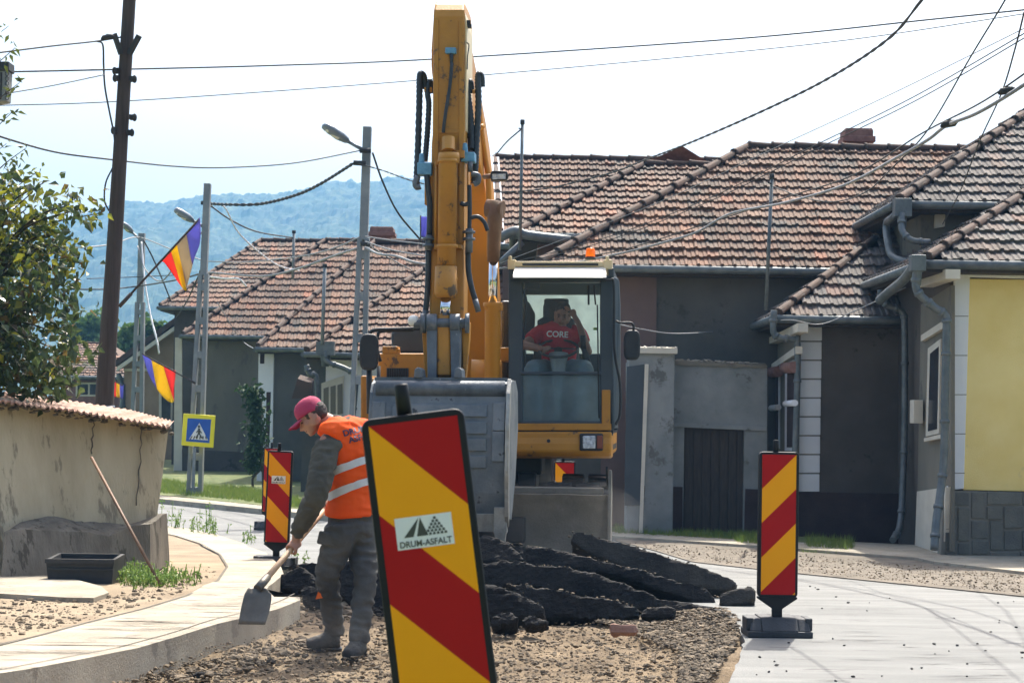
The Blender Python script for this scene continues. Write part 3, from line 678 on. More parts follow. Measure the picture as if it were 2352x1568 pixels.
b = BM(); patch(b, H3, [(598, 800), (608, 800), (607, 835), (597, 835)], .055, .02); patch(b, H3, [(612, 900), (622, 900), (617, 1070), (609, 1070)], .055, .02); obj('pilaster_inlay', b, 'plinth_red', H3.root)
b = BM(); patch(b, H2, [(405, 1030), (592, 1040), (592, 1140), (402, 1130)], .06, .1); obj('plinth', b, 'dark_wall', H2.root)
b = BM(); patch(b, H2, [(402, 775), (418, 775), (418, 1140), (398, 1140)], .08, .1); obj('corner_strip', b, 'trim', H2.root)
b = BM(); patch(b, H3b, [(738, 880), (790, 862), (786, 955), (738, 960)], .04, .06); f_ = obj('window', b, 'trim', H3b.root)
b = BM()
for k in range(3): patch(b, H3b, [(743+k*16, 892-k*4), (755+k*16, 888-k*4), (755+k*16, 950), (743+k*16, 952)], .045, .03)
obj('pane', b, 'grey_plaster', f_)
b = BM(); patch(b, H3b, [(700, 825), (734, 822), (730, 1140), (690, 1140)], .04, .06); obj('wall', b, 'blue_grey_wall', H3b.root, label='blue-grey side of the white framed wall')
b = BM(); q = W(748, 800, 40.6); box(b, q, (.4, .3, .3)); tube(b, [q, q-V((0, 0, .4))], [.14, .08]); obj('rain_head', b, 'gutter', H3b.root)
downpipe(H3b.root, [W(748, 805, 40.5), W(752, 830, 40.5), W(790, 845, 40.5), W(815, 862, 40.5), W(816, 900, 40.5), W(806, 1000, 40.5)], .06)
downpipe(H3b.root, [W(704, 838, 40.5), W(712, 860, 40.5), W(728, 872, 40.5), W(730, 1000, 40.5)], .06)
b = BM(); prism(b, [W(676, 905, 40.2), W(690, 860, 40.2), W(722, 870, 40.2), W(718, 905, 40.2)], (0, -.5, -.1)); obj('door_canopy', b, 'ridge', H3b.root)
# beige gable house
D1 = 66; root = thing('beige_house', 'beige gable house behind the slim lamp pole on the far left', 'house', G(340, 1090), group=GF)
b = BM(); prism(b, [W(285, 1120, D1), W(285, 838, D1), (W(412, 748, D1)), W(412, 1120, D1)], (0, 8, 0)); obj('wall', b, 'beige_wall', root)
b = BM(); a, c = W(262, 842, D1-.4), W(420, 730, D1-.4); prism(b, [a, c, c+V((0, 0, .22)), a+V((0, 0, .22))], (0, 9, 0)); obj('roof', b, 'ridge', root)
b = BM(); a, c = W(268, 853, D1-.45), W(420, 745, D1-.45); prism(b, [a, c, c+V((0, 0, .16)), a+V((0, 0, .16))], (0, .15, 0)); prism(b, [W(285, 846, D1-.1), W(405, 846, D1-.1), W(405, 852, D1-.1), W(285, 852, D1-.1)], (0, .1, 0)); obj('verge_board', b, 'trim', root)
b = BM(); prism(b, [W(365, 880, D1-.12), W(398, 868, D1-.12), W(396, 985, D1-.12), W(365, 985, D1-.12)], (0, .1, 0)); f_ = obj('window', b, 'trim', root)
b = BM(); prism(b, [W(371, 890, D1-.15), W(392, 880, D1-.15), W(391, 978, D1-.15), W(371, 978, D1-.15)], (0, .05, 0)); obj('pane', b, 'window_dark', f_)
# brick house far left
A = W(120, 862, 72); H0 = far('far_house', 'low brick house with a tiled roof behind the timber pole', A, W(296, 866, 72), W(170, 790, 76), 1.6, 'brick_wall', 75, tiles_hip=False)
b = BM(); patch(b, H0, [(174, 878), (232, 878), (232, 910), (174, 910)], .06, .06); f_ = obj('window', b, 'trim', H0.root)
b = BM(); patch(b, H0, [(178, 882), (202, 882), (202, 906), (178, 906)], .07, .02); patch(b, H0, [(206, 882), (228, 882), (228, 906), (206, 906)], .07, .02); obj('pane', b, 'window_dark', f_)
downpipe(H0.root, [W(272, 858, 66), W(278, 880, 66), W(282, 900, 66), W(280, 990, 66)], .1)

# ============================================================ hill
b = BM(); Y0, Y1 = 700., 1500.; NX, NY = 420, 150
ridge = [(-900, 600), (-300, 560), (0, 545), (120, 522), (200, 503), (290, 487), (350, 490), (430, 476), (520, 472), (600, 466), (660, 458), (750, 443), (820, 448), (900, 441), (980, 441), (1150, 452), (1400, 480), (1800, 540), (2600, 650), (3400, 800)]
def rv(u):
    for (a, x), (c, y) in zip(ridge, ridge[1:]):
        if u <= c: return x+(y-x)*max(0, (u-a))/(c-a)
    return 800
g = []
for j in range(NY+1):
    t = j/NY; D = Y0+(Y1-Y0)*t; row = []
    for i in range(NX+1):
        u = -500+i*(3000)/NX; x = (u-1176)/F*D*(.9+.1*t)
        zr = W(min(max(u, -400), 2600), rv(u), Y1).z if t > .999 else None
        top = CAMH+(950-rv(u)+.014*(u-1176))*Y1/F
        z = top*(math.sin(t*math.pi/2)**1.25)
        q = V((x/16., D/22., 0)); z += (noise.noise(q)*4.+noise.noise(q*2.3)*3.+abs(noise.noise(q*4.7))*2.5+noise.noise(V((x/90, D/120, 3)))*9*t*(1-t)*4)*min(1, t*5)
        row.append(b.verts.new((x, D, z-2)))
    g.append(row)
for j in range(NY):
    for i in range(NX): b.faces.new((g[j][i], g[j][i+1], g[j+1][i+1], g[j+1][i]))
struct('hills', b, 'forest')
# ============================================================ warning beacons
def band_polys(w_, h_, mirror, skip=0):
    """red bands at 45 degrees on a w x h face, from the top; returns 2D polygons (x, z) clipped"""
    out = []; k = 0; z = h_
    def clip(poly, zmin, zmax):
        def cl(p, f, inter):
            o = []
            for i in range(len(p)):
                a, c = p[i-1], p[i]; fa, fc = f(a), f(c)
                if fa != fc: o.append(inter(a, c))
                if fc: o.append(c)
            return o
        p = cl(poly, lambda q: q[1] <= zmax, lambda a, c: (a[0]+(c[0]-a[0])*(zmax-a[1])/(c[1]-a[1]), zmax))
        if len(p) < 3: return p
        return cl(p, lambda q: q[1] >= zmin, lambda a, c: (a[0]+(c[0]-a[0])*(zmin-a[1])/(c[1]-a[1]), zmin))
    for k in range(-1, 6):
        # band between lines z = h - 2k*w - s and one width below, s = distance across
        t0 = h_-2*k*w_; 
        lo_ = [(-w_/2, t0+w_), (w_/2, t0), (w_/2, t0-w_), (-w_/2, t0)]
        if mirror: lo_ = [(-x, z) for x, z in lo_]
        p = clip(lo_, 0, h_)
        if len(p) >= 3: out.append(p)
    return out
def beacon(label, loc, rotz=0, tilt=0, pitch=0, mirror=False, logo=False, shift=0.):
    root = thing('traffic_beacon', label, 'beacon', loc, None, 'striped warning beacons around the roadworks')
    root.rotation_euler = (pitch, tilt, rotz)
    b = BM()       # rubber foot with sloped ends and slots
    prism(b, [(-.23, -.17, 0), (.23, -.17, 0), (.23, -.17, .045), (-.23, -.17, .045)], (0, .34, 0))
    prism(b, [(-.215, -.16, .045), (-.13, -.16, .045), (-.13, -.10, .13), (-.20, -.10, .13)], (0, .26, 0))
    prism(b, [(.13, -.16, .045), (.215, -.16, .045), (.20, -.10, .13), (.13, -.10, .13)], (0, .26, 0))
    prism(b, [(-.13, -.168, .045), (.13, -.168, .045), (.13, -.10, .135), (-.13, -.10, .135)], (0, .28, 0))
    box(b, (-.21, -.02, .09), (.05, .2, .09)); box(b, (.21, -.02, .09), (.05, .2, .09))
    obj('foot', b, 'rubber', root, False, .008)
    b = BM(); prism(b, [(-.035, -.03, .12), (.035, -.03, .12), (.035, -.03, .19), (.142, -.03, .262), (.142, -.03, .275), (-.142, -.03, .275), (-.142, -.03, .262), (-.035, -.03, .19)], (0, .05, 0))
    obj('stem', b, 'sign_black', root, False, .004)
    b = BM(); w_, z0, z1, rr = .142, .272, 1.305, .028; P = []
    for cx, cz, a0 in ((w_-rr, z0+rr, -90), (w_-rr, z1-rr, 0), (-w_+rr, z1-rr, 90), (-w_+rr, z0+rr, 180)):
        for k in range(6): a = R(a0+k*18); P.append((cx+rr*math.cos(a), -.038, cz+rr*math.sin(a)))
    prism(b, P, (0, .062, 0)); obj('frame', b, 'sign_black', root, False, .005)
    b = BM(); fw, fz0, fz1 = .122, .292, 1.286
    prism(b, [(-fw, -.0402, fz0), (fw, -.0402, fz0), (fw, -.0402, fz1), (-fw, -.0402, fz1)], (0, .003, 0)); face = obj('panel_face', b, 'sign_yellow', root, False)
    b = BM()
    for p in band_polys(2*fw, fz1-fz0, mirror):
        prism(b, [(x, -.0408, z+fz0) for x, z in p], (0, .0012, 0))
    obj('red_bands', b, 'sign_red', face, False)
    b = BM(); tube(b, [(-.02, -.005, 1.29), (-.02, -.005, 1.385), (-.02, -.005, 1.39)], [.021, .0195, .017], 14); obj('lamp_post', b, 'sign_black', root, False)
    if logo:
        lz = .985; lx = -.005; b = BM(); prism(b, [(lx-.078, -.0424, lz-.045), (lx+.078, -.0424, lz-.045), (lx+.078, -.0424, lz+.042), (lx-.078, -.0424, lz+.042)], (0, .001, 0))
        lg = obj('sticker', b, 'sign_white', root, False); b = BM()
        y = -.0432; X = lambda t: lx-.078+t*.156
        def pr(ps): prism(b, [(X(a), y, lz-.037+c*.080) for a, c in ps], (0, .0006, 0))
        pr([(.13, .30), (.42, .93), (.30, .30)]); pr([(.36, .30), (.445, .93), (.56, .30)])
        for row in range(6):
            zz = .90-row*.105; n = row+1
            for q in range(n):
                cx = .70+(q-(n-1)/2)*.068+row*.0; pr([(cx-.026, zz-.075), (cx+.026, zz-.075), (cx+.020, zz+.008), (cx-.020, zz+.008)])
        m = text_mesh('DRUM-ASFALT', .0235, .0005, .0003); wd_ = max(v.co.x for v in m.vertices)*2; bm_add_mesh(b, m, Matrix.Translation((lx, y, lz-.0325)) @ Matrix.Rotation(R(90), 4, 'X') @ Matrix.Diagonal((.144/wd_, 1, 1, 1)))
        obj('lettering', b, 'ink', lg, False)
    return root
q = G(1788, 1462); beacon('upright red and yellow beacon standing alone on the pale asphalt at the right', (q.x, q.y+.1, q.z), R(2), R(.2), 0, True)
q = G(633, 1306, .0); beacon('beacon with a small company sticker standing behind the worker at the kerb', (q.x, q.y, q.z+.01), R(-3), R(1.6), 0, False, True)
q = G(613, 1216, 0); beacon('farther beacon mostly hidden behind the stickered one by the kerb', (q.x+.05, q.y, q.z), R(-4), R(1), 0, False)
q = W(1297, 1060, 24.2); beacon('beacon half hidden under the excavator cab, only its top showing', (q.x, q.y, q.z-1.3), 0, 0, 0, False)
# the near one: leaning left, its foot on the higher road close to the camera
top = W(946, 950, 5.06); T = R(-7.9); ax = V((math.sin(T), 0, math.cos(T)))
bs = top-ax*1.305; beacon('big leaning beacon in the foreground with a white company sticker', bs, R(4), T, 0, False, True)

# ============================================================ crossing sign, poles, lamps
def ladder_pole(root, pb, pt, wb, wt, z_open=None):
    """tapered concrete pole with two legs and rungs, solid top"""
    b = BM(); d = pt-pb; L = d.length
    def at(t): return pb.lerp(pt, t)
    def ww(t): return wb+(wt-wb)*t
    box_t = .72; dep = .2
    for s in (-1, 1):
        p0 = pb+V((s*wb*.38, 0, 0)); p1 = at(box_t)+V((s*ww(box_t)*.33, 0, 0)); beam(b, p0, p1, wb*.26, dep, V((0, 1, 0)))
    beam(b, at(box_t-.005), pt, wt*1.02, dep*.9, V((0, 1, 0)))
    for k in range(7):
        t = .04+k*(box_t-.04)/6.5; beam(b, at(t), at(t+.022), ww(t)*.8, dep*.9, V((0, 1, 0)))
    return obj('shaft', b, 'pole_concrete', root, bevel=.01)
def lamp_head(root, p_arm0, p_arm1, p_tip, wdt=.16):
    b = BM(); tube(b, [p_arm0, p_arm1], .035, 8); a_ = obj('lamp_arm', b, 'lamp_grey', root)
    b = BM(); d = p_tip-p_arm1; tube(b, [p_arm1, p_arm1+d*.08, p_arm1+d*.3, p_arm1+d*.7, p_arm1+d*.95, p_tip], [(.04, .04), (wdt*.35, .06), (wdt*.5, .085), (wdt*.52, .085), (wdt*.4, .06), (.03, .02)], 14); obj('lamp_head', b, 'lamp_grey', a_)
    b = BM(); n = V((0, 0, -1)); tube(b, [p_arm1+d*.4+n*.05, p_arm1+d*.9+n*.05], [(wdt*.35, .05), (wdt*.3, .03)], 12); obj('lamp_glass', b, 'visor', a_)
pB = G(446, 1143); rB = thing('street_lamp', 'concrete lamp pole carrying the crossing sign and a flag', 'lamp post', pB, None, 'concrete lamp poles along the left')
D = pB.y; ladder_pole(rB, pB-V((0, 0, .2)), W(477, 422, D), .34, .14)
lamp_head(rB, W(470, 522, D), W(444, 508, D), W(401, 480, D-.2), .22)
D = 33.5; pA = W(814, 1155, D); rA = thing('street_lamp', 'tallest concrete lamp pole, rising just left of the excavator', 'lamp post', (pA.x, pA.y, gz(D)), None, 'concrete lamp poles along the left')
ladder_pole(rA, V((pA.x, pA.y, gz(D)-.2)), W(844, 292, D), .34, .15)
lamp_head(rA, W(838, 347, D), W(800, 325, D), W(742, 287, D-.3), .24)
D = 54.; pC = W(312, 1075, D); rC = thing('street_lamp', 'slim distant concrete lamp pole between the timber pole and the crossing sign', 'lamp post', (pC.x, pC.y, gz(D)), None, 'concrete lamp poles along the left')
ladder_pole(rC, V((pC.x, pC.y, gz(D)-.2)), W(326, 536, D), .42, .18)
lamp_head(rC, W(324, 552, D), W(304, 534, D), W(280, 512, D-.3), .26)
# pole fittings
def fit(root, pts, r=.03, name='bracket', m='cable'):
    for p, q in zip(pts[::2], pts[1::2]): b = BM(); tube(b, [p, q], r, 6); obj(name, b, m, root)
fit(rA, [W(826, 346, 33.3), W(852, 346, 33.3), W(812, 374, 33.3), W(840, 376, 33.3), W(828, 560, 33.3), W(850, 560, 33.3)], .05)
fit(rB, [W(462, 466, 41.8), W(484, 466, 41.8), W(462, 600, 41.8), W(476, 600, 41.8), W(458, 625, 41.8), W(478, 625, 41.8)], .05)
# crossing sign
D = pB.y-.35; sg = thing('crossing_sign', 'blue pedestrian crossing sign with a bright yellow border', 'road sign', W(455, 1027, D))
def sq(u0, v0, u1, v1, D, th, rad=0): 
    a = [W(u0+3, v0, D), W(u1+3, v0+3, D), W(u1-1, v1+2, D), W(u0-1, v1-2, D)]; return a
b = BM(); prism(b, [W(421, 949, D), W(495, 954, D), W(490, 1028, D), W(416, 1022, D)], (0, .03, 0)); obj('sign_plate', b, 'sign_lemon', sg, bevel=.02)
b = BM(); prism(b, [W(431, 960, D-.004), W(485, 963, D-.004), W(481, 1017, D-.004), W(427, 1013, D-.004)], (0, .006, 0)); obj('blue_field', b, 'sign_blue', sg)
b = BM(); prism(b, [W(458, 971, D-.01), W(478, 1011, D-.01), W(434, 1008, D-.01)], (0, .005, 0)); obj('white_triangle', b, 'sign_white', sg)
b = BM(); dd = D-.014
def st(pts, r): 
    tube(b, [W(x, y, dd) for x, y in pts], r, 6)
ball(b, W(457, 979, dd), (.026, .01, .028)); st([(457, 983), (457, 995)], .022); st([(457, 986), (451, 993)], .011); st([(457, 986), (463, 994)], .011); st([(457, 994), (450, 1005)], .014); st([(457, 994), (464, 1006)], .014)
for k in range(6): st([(439+k*6.5-(2-k*.8), 1008), (441.5+k*6.0-(0-k*.2), 1001)], .012)
obj('walking_figure', b, 'ink', sg)
b = BM(); beam(b, W(447, 1027, D+.03), W(443, 1143, D+.03), .06, .06); obj('sign_post', b, 'lamp_grey', sg)
# timber pole
D = 22.5; pT = W(252, 1230, D); rT = thing('utility_pole', 'thick dark timber utility pole behind the shed roof', 'utility pole', (pT.x, D, gz(D)))
b = BM(); pts = [W(228, 1240, D), W(240, 920, D), W(257, 657, D), W(273, 400, D), W(285, 200, D), W(301, -60, D)]; rr = [.135, .115, .10, .09, .082, .078]
cp = curve_pts(pts, 8); n = len(cp); rads = [rr[min(5, int(i/8))]+(rr[min(5, int(i/8)+1)]-rr[min(5, int(i/8))])*((i % 8)/8) for i in range(n)]
tube(b, cp, rads, 18); obj('shaft', b, 'pole_wood', rT)
for q_ in ((278, 125, 262, 78), (297, 125, 320, 82)): b = BM(); beam(b, W(q_[0], q_[1], D-.1), W(q_[2], q_[3], D-.15), .06, .05); obj('bracket_arm', b, 'cable', rT)
for u, v in ((267, 163), (268, 180), (305, 182), (305, 270), (264, 300), (299, 305)): b = BM(); box(b, W(u, v, D-.05), (.07, .1, .06)); ball(b, W(u+(4 if u > 285 else -4), v, D-.1), (.03, .03, .05)); obj('insulator', b, 'cable', rT)
b = BM(); tube(b, [W(240, 934, D+0)-V((0, 0, .03)), W(240, 931, D)], .128, 18); obj('metal_band', b, 'lamp_grey', rT)
# drop cable down the pole
b = BM(); tube(b, curve_pts([W(222, 95, D-.1), W(236, 103, D-.1), W(238, 150, D-.1), W(241, 200, D-.1), W(252, 260, D-.15), W(262, 310, D-.2), W(264, 350, D-.2)], 6), .012, 6); single('drop_cable', b, 'cable', 'black cable looping down beside the top of the timber pole', 'cable')
b = BM(); tube(b, curve_pts([W(259, 385, D-.2), W(243, 420, D-.25), W(240, 460, D-.25), W(250, 484, D-.2)], 6), .01, 6); single('drop_cable', b, 'cable', 'short black cable loop sagging off the middle of the timber pole', 'cable')
# flags
def flag(label, pole0, pole1, edge, drop, cols, seed=1, wob=.05):
    """pole from pole0 to pole1; cloth panels hang between the edge points (on the pole) and drop points"""
    root = thing('national_flag', label, 'flag', pole0, group='flags hung from the poles')
    b = BM(); tube(b, [pole0, pole1], .014, 8); tube(b, [pole0, pole0.lerp(pole1, .15)], .024, 8); obj('flag_pole', b, 'pole_wood', root)
    rnd = random.Random(seed); E = curve_pts(edge, 4) if len(edge) > 2 else [edge[0].lerp(edge[1], k/9) for k in range(10)]
    Q = curve_pts(drop, 4); n = 24
    def samp(L, t): x = t*(len(L)-1); i = min(int(x), len(L)-2); return L[i].lerp(L[i+1], x-i)
    for ci, (cn, mtl, t0, t1) in enumerate(cols):
        b = BM(); g = []; m = 8
        for i in range(m+1):
            t = t0+(t1-t0)*i/m; row = []
            for j in range(9):
                s = j/8; p = samp(E, t).lerp(samp(Q, t), s); p = p+V((0, wob*math.sin(t*17+s*3+seed)*s, 0)); row.append(b.verts.new(p))
            g.append(row)
        for i in range(m):
            for j in range(8): b.faces.new((g[i][j], g[i][j+1], g[i+1][j+1], g[i+1][j])).smooth = True
        o = obj('cloth_band', b, mtl, root, recalc=False, label=cn+' band of the flag'); sm = o.modifiers.new('t', 'SOLIDIFY'); sm.thickness = .004
    return root
D = 22.2
flag('blue, yellow and red flag flying up from the timber pole', W(274, 704, D), W(458, 503, D),
     [W(372, 600, D), W(400, 566, D), W(430, 532, D), W(459, 500, D)][::-1], [W(459, 500, D), W(458, 560, D), W(446, 600, D), W(428, 655, D), W(428, 668, D), W(410, 650, D), W(378, 602, D)],
     (('blue', 'flag_blue', 0, .36), ('grey-yellow shade-painted', 'flag_overlap_shade', .36, .6), ('yellow', 'flag_yellow', .6, .76), ('red', 'flag_red', .76, 1)), 3)  # grey-yellow band: shade of the overlapping cloth put into its colour
D = pB.y-.3
flag('blue, yellow and red flag drooping leftwards from the lamp pole above the crossing sign', W(449, 880, D), W(326, 812, D),
     [W(326, 812, D), W(360, 834, D), W(404, 852, D)], [W(326, 814, D), W(345, 865, D), W(368, 905, D), W(396, 925, D), W(399, 905, D), W(403, 868, D)],
     (('blue', 'flag_blue', 0, .33), ('yellow', 'flag_yellow', .33, .68), ('red', 'flag_red', .68, 1)), 5)
D = 60; flag('small flag hanging behind the foot of the timber pole', W(282, 885, D), W(262, 875, D),
     [W(284, 884, D), W(256, 872, D)], [W(282, 916, D), W(270, 912, D), W(254, 912, D)],
     (('blue', 'flag_blue', 0, .3), ('yellow', 'flag_yellow', .3, .6), ('red', 'flag_red', .6, 1)), 6)
D = 40; flag('narrow flag peeping out left of the excavator stick', W(966, 560, D), W(966, 495, D),
     [W(967, 497, D), W(982, 498, D), W(990, 499, D)], [W(967, 545, D), W(982, 546, D), W(990, 547, D)],
     (('blue', 'flag_blue', 0, .5), ('yellow', 'flag_yellow', .5, .8), ('red', 'flag_red', .8, 1)), 7)
# roof masts
for lab, u0, v0, u1, v1, D in (('tall thin mast in front of the white bargeboard roof', 1200, 283, 1194, 575, 32.5), ('grey steel mast rising from the corner of the quoined house', 1773, 408, 1759, 712, 28.0), ('short mast on the far left house ridge', 675, 534, 673, 640, 52), ('thin mast over the low roof beside the lamp pole', 746, 612, 740, 790, 40.4)):
    m = thing('roof_mast', lab, 'mast', W(u1, v1, D), group='conduit masts on the roofs'); b = BM(); tube(b, [W(u1, v1, D), W(u0, v0, D)], .028 if D < 35 else .04, 10); obj('tube', b, 'gutter' if D < 35 else 'pole_concrete', m)
    b = BM(); tube(b, [W(u0, v0, D)-V((0, 0, .02)), W(u0, v0, D)+V((0, 0, .06))], .04 if D < 35 else .055, 10); tube(b, [W(u0-1, v0+14, D), W(u0-8, v0+12, D-.1)], .012, 6); obj('mast_cap', b, 'cable', m)

# ============================================================ old shed wall on the left
a0 = W(-330, 1320, 15.2); a1 = W(-40, 1322, 15.6); a2 = W(345, 1305, 16.9)
sh = thing('shed', 'low stained plaster shed with a crumbling corrugated roof on the left', 'shed', (a1.x, a1.y, gz(15)))
face = [W(-330, 1330, 15.2), W(-40, 1330, 15.6), W(150, 1330, 16.2), W(345, 1310, 16.9)]
topf = [W(-330, 885, 15.5), W(-40, 906, 15.9), W(150, 935, 16.5), W(388, 975, 17.2)]
b = BM(); vb = []
n = 24
def smp(L, t): x = t*(len(L)-1); i = min(int(x), len(L)-2); return L[i].lerp(L[i+1], x-i)
g = []
for i in range(n+1):
    row = []
    for j in range(9):
        p = smp(face, i/n).lerp(smp(topf, i/n), j/8); p.y += .02*noise.noise(p*1.3); row.append(p)
    g.append(row)
gv = [[b.verts.new(p) for p in r] for r in g]; bv = [[b.verts.new(p+V((-.95, 3., 0))) for p in r] for r in g]
for i in range(n):
    for j in range(8):
        b.faces.new((gv[i][j], gv[i+1][j], gv[i+1][j+1], gv[i][j+1])); b.faces.new((bv[i][j], bv[i][j+1], bv[i+1][j+1], bv[i+1][j]))
for j in range(8): b.faces.new((gv[n][j], bv[n][j], bv[n][j+1], gv[n][j+1]))
for i in range(n): b.faces.new((gv[i][8], gv[i+1][8], bv[i+1][8], bv[i][8]))
obj('wall', b, 'old_wall', sh)
# cracks
def crack(root, pts, D, wdt=.012, name='crack'):
    b = BM(); r = random.Random(9); P = []
    for (u0, v0, d0), (u1, v1, d1) in zip(pts, pts[1:]):
        for k in range(6): t = k/6; P.append(W(u0+(u1-u0)*t+r.uniform(-2.5, 2.5), v0+(v1-v0)*t, d0+(d1-d0)*t))
    tube(b, P, [wdt*r.uniform(.5, 1) for _ in P], 5); obj(name, b, 'crack', root)
crack(sh, [(218, 952, 16.62), (212, 1000, 16.58), (211, 1050, 16.53)], 0, .009); crack(sh, [(326, 978, 16.98), (322, 1060, 16.92), (312, 1180, 16.8)], 0, .007)
# plinth bench
b = BM(); pf = [(8, 1222), (60, 1214), (150, 1220), (250, 1228), (300, 1212), (345, 1204)]
ptop = [W(u, v, 15.45+u/345*1.2) for u, v in pf]; pbot = [W(2, 1335, 15.35), W(60, 1335, 15.5), W(150, 1335, 15.8), W(250, 1335, 16.2), W(300, 1335, 16.4), W(345, 1312, 16.55)]
rs = []
for t, q in zip(ptop, pbot): rs.append([t, t+V((.06, .5, .08)), q+V((.06, .6, 0)), q])
for r_, s_ in zip(rs, rs[1:]):
    for k in range(3): pass
rings(b, rs, True, smooth=False); bmesh.ops.subdivide_edges(b, edges=b.edges[:], cuts=3, use_grid_fill=True)
for v in b.verts: v.co += V((0, .04*noise.noise(v.co*3), .035*noise.noise(v.co*4+V((5, 5, 5)))))
obj('plinth', b, 'old_wall_base', sh)
# corrugated roof sheets
b = BM(); nn = 150; fr = []; bk = []; rnd = random.Random(2)
for i in range(nn+1):
    t = i/nn; e = smp([W(-330, 893, 15.2), W(-40, 913, 15.6), W(180, 943, 16.2), W(392, 980, 16.9)], t)
    k = smp([W(-330, 865, 17.8), W(-40, 893, 18.2), W(120, 914, 18.4), W(300, 942, 18.6), W(400, 968, 18.8)], t)
    wv = .013*math.sin(i*1.9); jag = rnd.uniform(-.05, .03)
    fr.append((b.verts.new(e+V((0, jag, wv))), b.verts.new(e+V((0, jag, wv-.018)))))
    bk.append(b.verts.new(k+V((0, 0, wv))))
for i in range(nn):
    b.faces.new((fr[i][0], fr[i+1][0], bk[i+1], bk[i])); b.faces.new((fr[i][1], fr[i+1][1], fr[i+1][0], fr[i][0]))
obj('roof', b, 'rust_sheet', sh)
b = BM(); rnd = random.Random(5)
for i in range(130):
    t = rnd.random(); e = smp([W(-330, 900, 15.3), W(-40, 920, 15.7), W(180, 950, 16.3), W(390, 984, 17)], t); stone(b, e+V((0, rnd.uniform(0, .15), rnd.uniform(-.05, .01))), rnd.uniform(.02, .05), rnd, flat=.5)
obj('crumbling_edge', b, 'crack', sh)['kind'] = 'stuff'
# trough, rod
q = G(185, 1345, .11); tr = thing('plastic_trough', 'black plastic trough standing against the foot of the shed', 'trough', (q.x, 15.1, gz(15)+.11))
D = 15.1; b = BM(); o4 = [W(105, 1284, D), W(262, 1286, D), W(256, 1350, D), W(112, 1350, D)]
def tr_shell(b):
    f = o4; k = [p+V((0, .42, .02)) for p in f]
    F_ = [b.verts.new(p) for p in f]; K = [b.verts.new(p) for p in k]
    i4 = [p+V(((.03 if i in (0, 3) else -.03), .03, 0)) for i, p in enumerate(f)]; j4 = [p+V(((.03 if i in (0, 3) else -.03), -.03, 0)) for i, p in enumerate(k)]
    I = [b.verts.new(p+V((0, 0, 0 if i < 2 else .03))) for i, p in enumerate(i4)]; J = [b.verts.new(p+V((0, 0, 0 if i < 2 else .03))) for i, p in enumerate(j4)]
    for q in ((F_[0], F_[1], F_[2], F_[3]), (K[1], K[0], K[3], K[2]), (F_[0], F_[3], K[3], K[0]), (F_[1], K[1], K[2], F_[2]), (F_[3], F_[2], K[2], K[3]),
              (I[0], I[3], I[2], I[1]), (J[0], J[1], J[2], J[3]), (I[0], J[0], J[3], I[3]), (I[1], I[2], J[2], J[1]), (I[3], J[3], J[2], I[2]),
              (F_[0], I[0], I[1], F_[1]), (K[0], K[1], J[1], J[0]), (F_[0], K[0], J[0], I[0]), (F_[1], I[1], J[1], K[1])): b.faces.new(q)
tr_shell(b); obj('tub', b, 'cab_black', tr)
b = BM(); beam(b, W(104, 1287, D-.02), W(263, 1289, D-.02), .03, .035, V((0, 0, 1))); beam(b, W(110, 1306, D-.015), W(260, 1308, D-.015), .02, .012, V((0, 0, 1))); obj('rim', b, 'cab_black', tr)
b = BM(); tube(b, [W(210, 1050, 15.9), W(372, 1350, 14.9)], .013, 8); single('iron_rod', b, 'cyl_rust', 'rusty thin rod leaning against the shed wall above the weeds', 'rod')

# ============================================================ plants
def leaf(bm, p, s, r, lay=None, wide=.5, droop=.5, tint=None):
    d = V((r.uniform(-1, 1), r.uniform(-1, 1), r.uniform(-1.2, .6))).normalized(); u_ = V((r.uniform(-1, 1), r.uniform(-1, 1), r.uniform(-.2, 1))).normalized()
    x = d.cross(u_).normalized(); y = d*s; x = x*s*wide*.5; n = x.cross(y).normalized()*s*.12
    vs = [bm.verts.new(p), bm.verts.new(p+y*.35+x+n), bm.verts.new(p+y*1.0+V((0, 0, -s*.1))), bm.verts.new(p+y*.35-x+n), bm.verts.new(p+y*.4)]
    for f in ((0, 1, 4), (1, 2, 4), (2, 3, 4), (3, 0, 4)):
        fa = bm.faces.new([vs[i] for i in f])
        if lay:
            for l in fa.loops: l[lay] = tint
tree = thing('leafy_tree', 'green and yellowing tree overhanging the shed at the left edge', 'tree', (W(-90, 1200, 16.8).x, 17.2, gz(17)))
rnd = random.Random(12); lb = BM(); lay = lb.loops.layers.float_color.new('tint'); wb = BM()
trunk = [W(-100, 1280, 17.6), W(-80, 1000, 17.5), W(-60, 800, 17.4), W(-40, 600, 17.3)]
tube(wb, curve_pts(trunk, 5), [.14, .13, .13, .12, .12, .11, .11, .1, .1, .1, .09, .09, .08, .08, .07, .07], 10)
def clump(u, v, D, rad, n, size, yellow):
    for _ in range(n):
        a = V((rnd.gauss(0, 1), rnd.gauss(0, 1.2), rnd.gauss(0, 1)))*rad*.6
        p = W(u, v, D)+a; k = rnd.uniform(.6, 1.4)
        yv = rnd.random() < yellow
        t = (k*4.2, k*2.8, k*.8, 1) if yv else (k, k, k, 1)
        if rnd.random() < .06: t = (k*2., k*.9, k*.8, 1)
        leaf(lb, p, size*rnd.uniform(.7, 1.25), rnd, lay, rnd.uniform(.5, .75), tint=t)
def twig(a, c, n=4, r0=.012, sag=.1):
    m = a.lerp(c, .5)+V((rnd.uniform(-.1, .1), rnd.uniform(-.1, .1), sag)); pts = curve_pts([a, m, c], n); tube(wb, pts, [r0*(1-.7*i/len(pts)) for i in range(len(pts))], 6); return pts
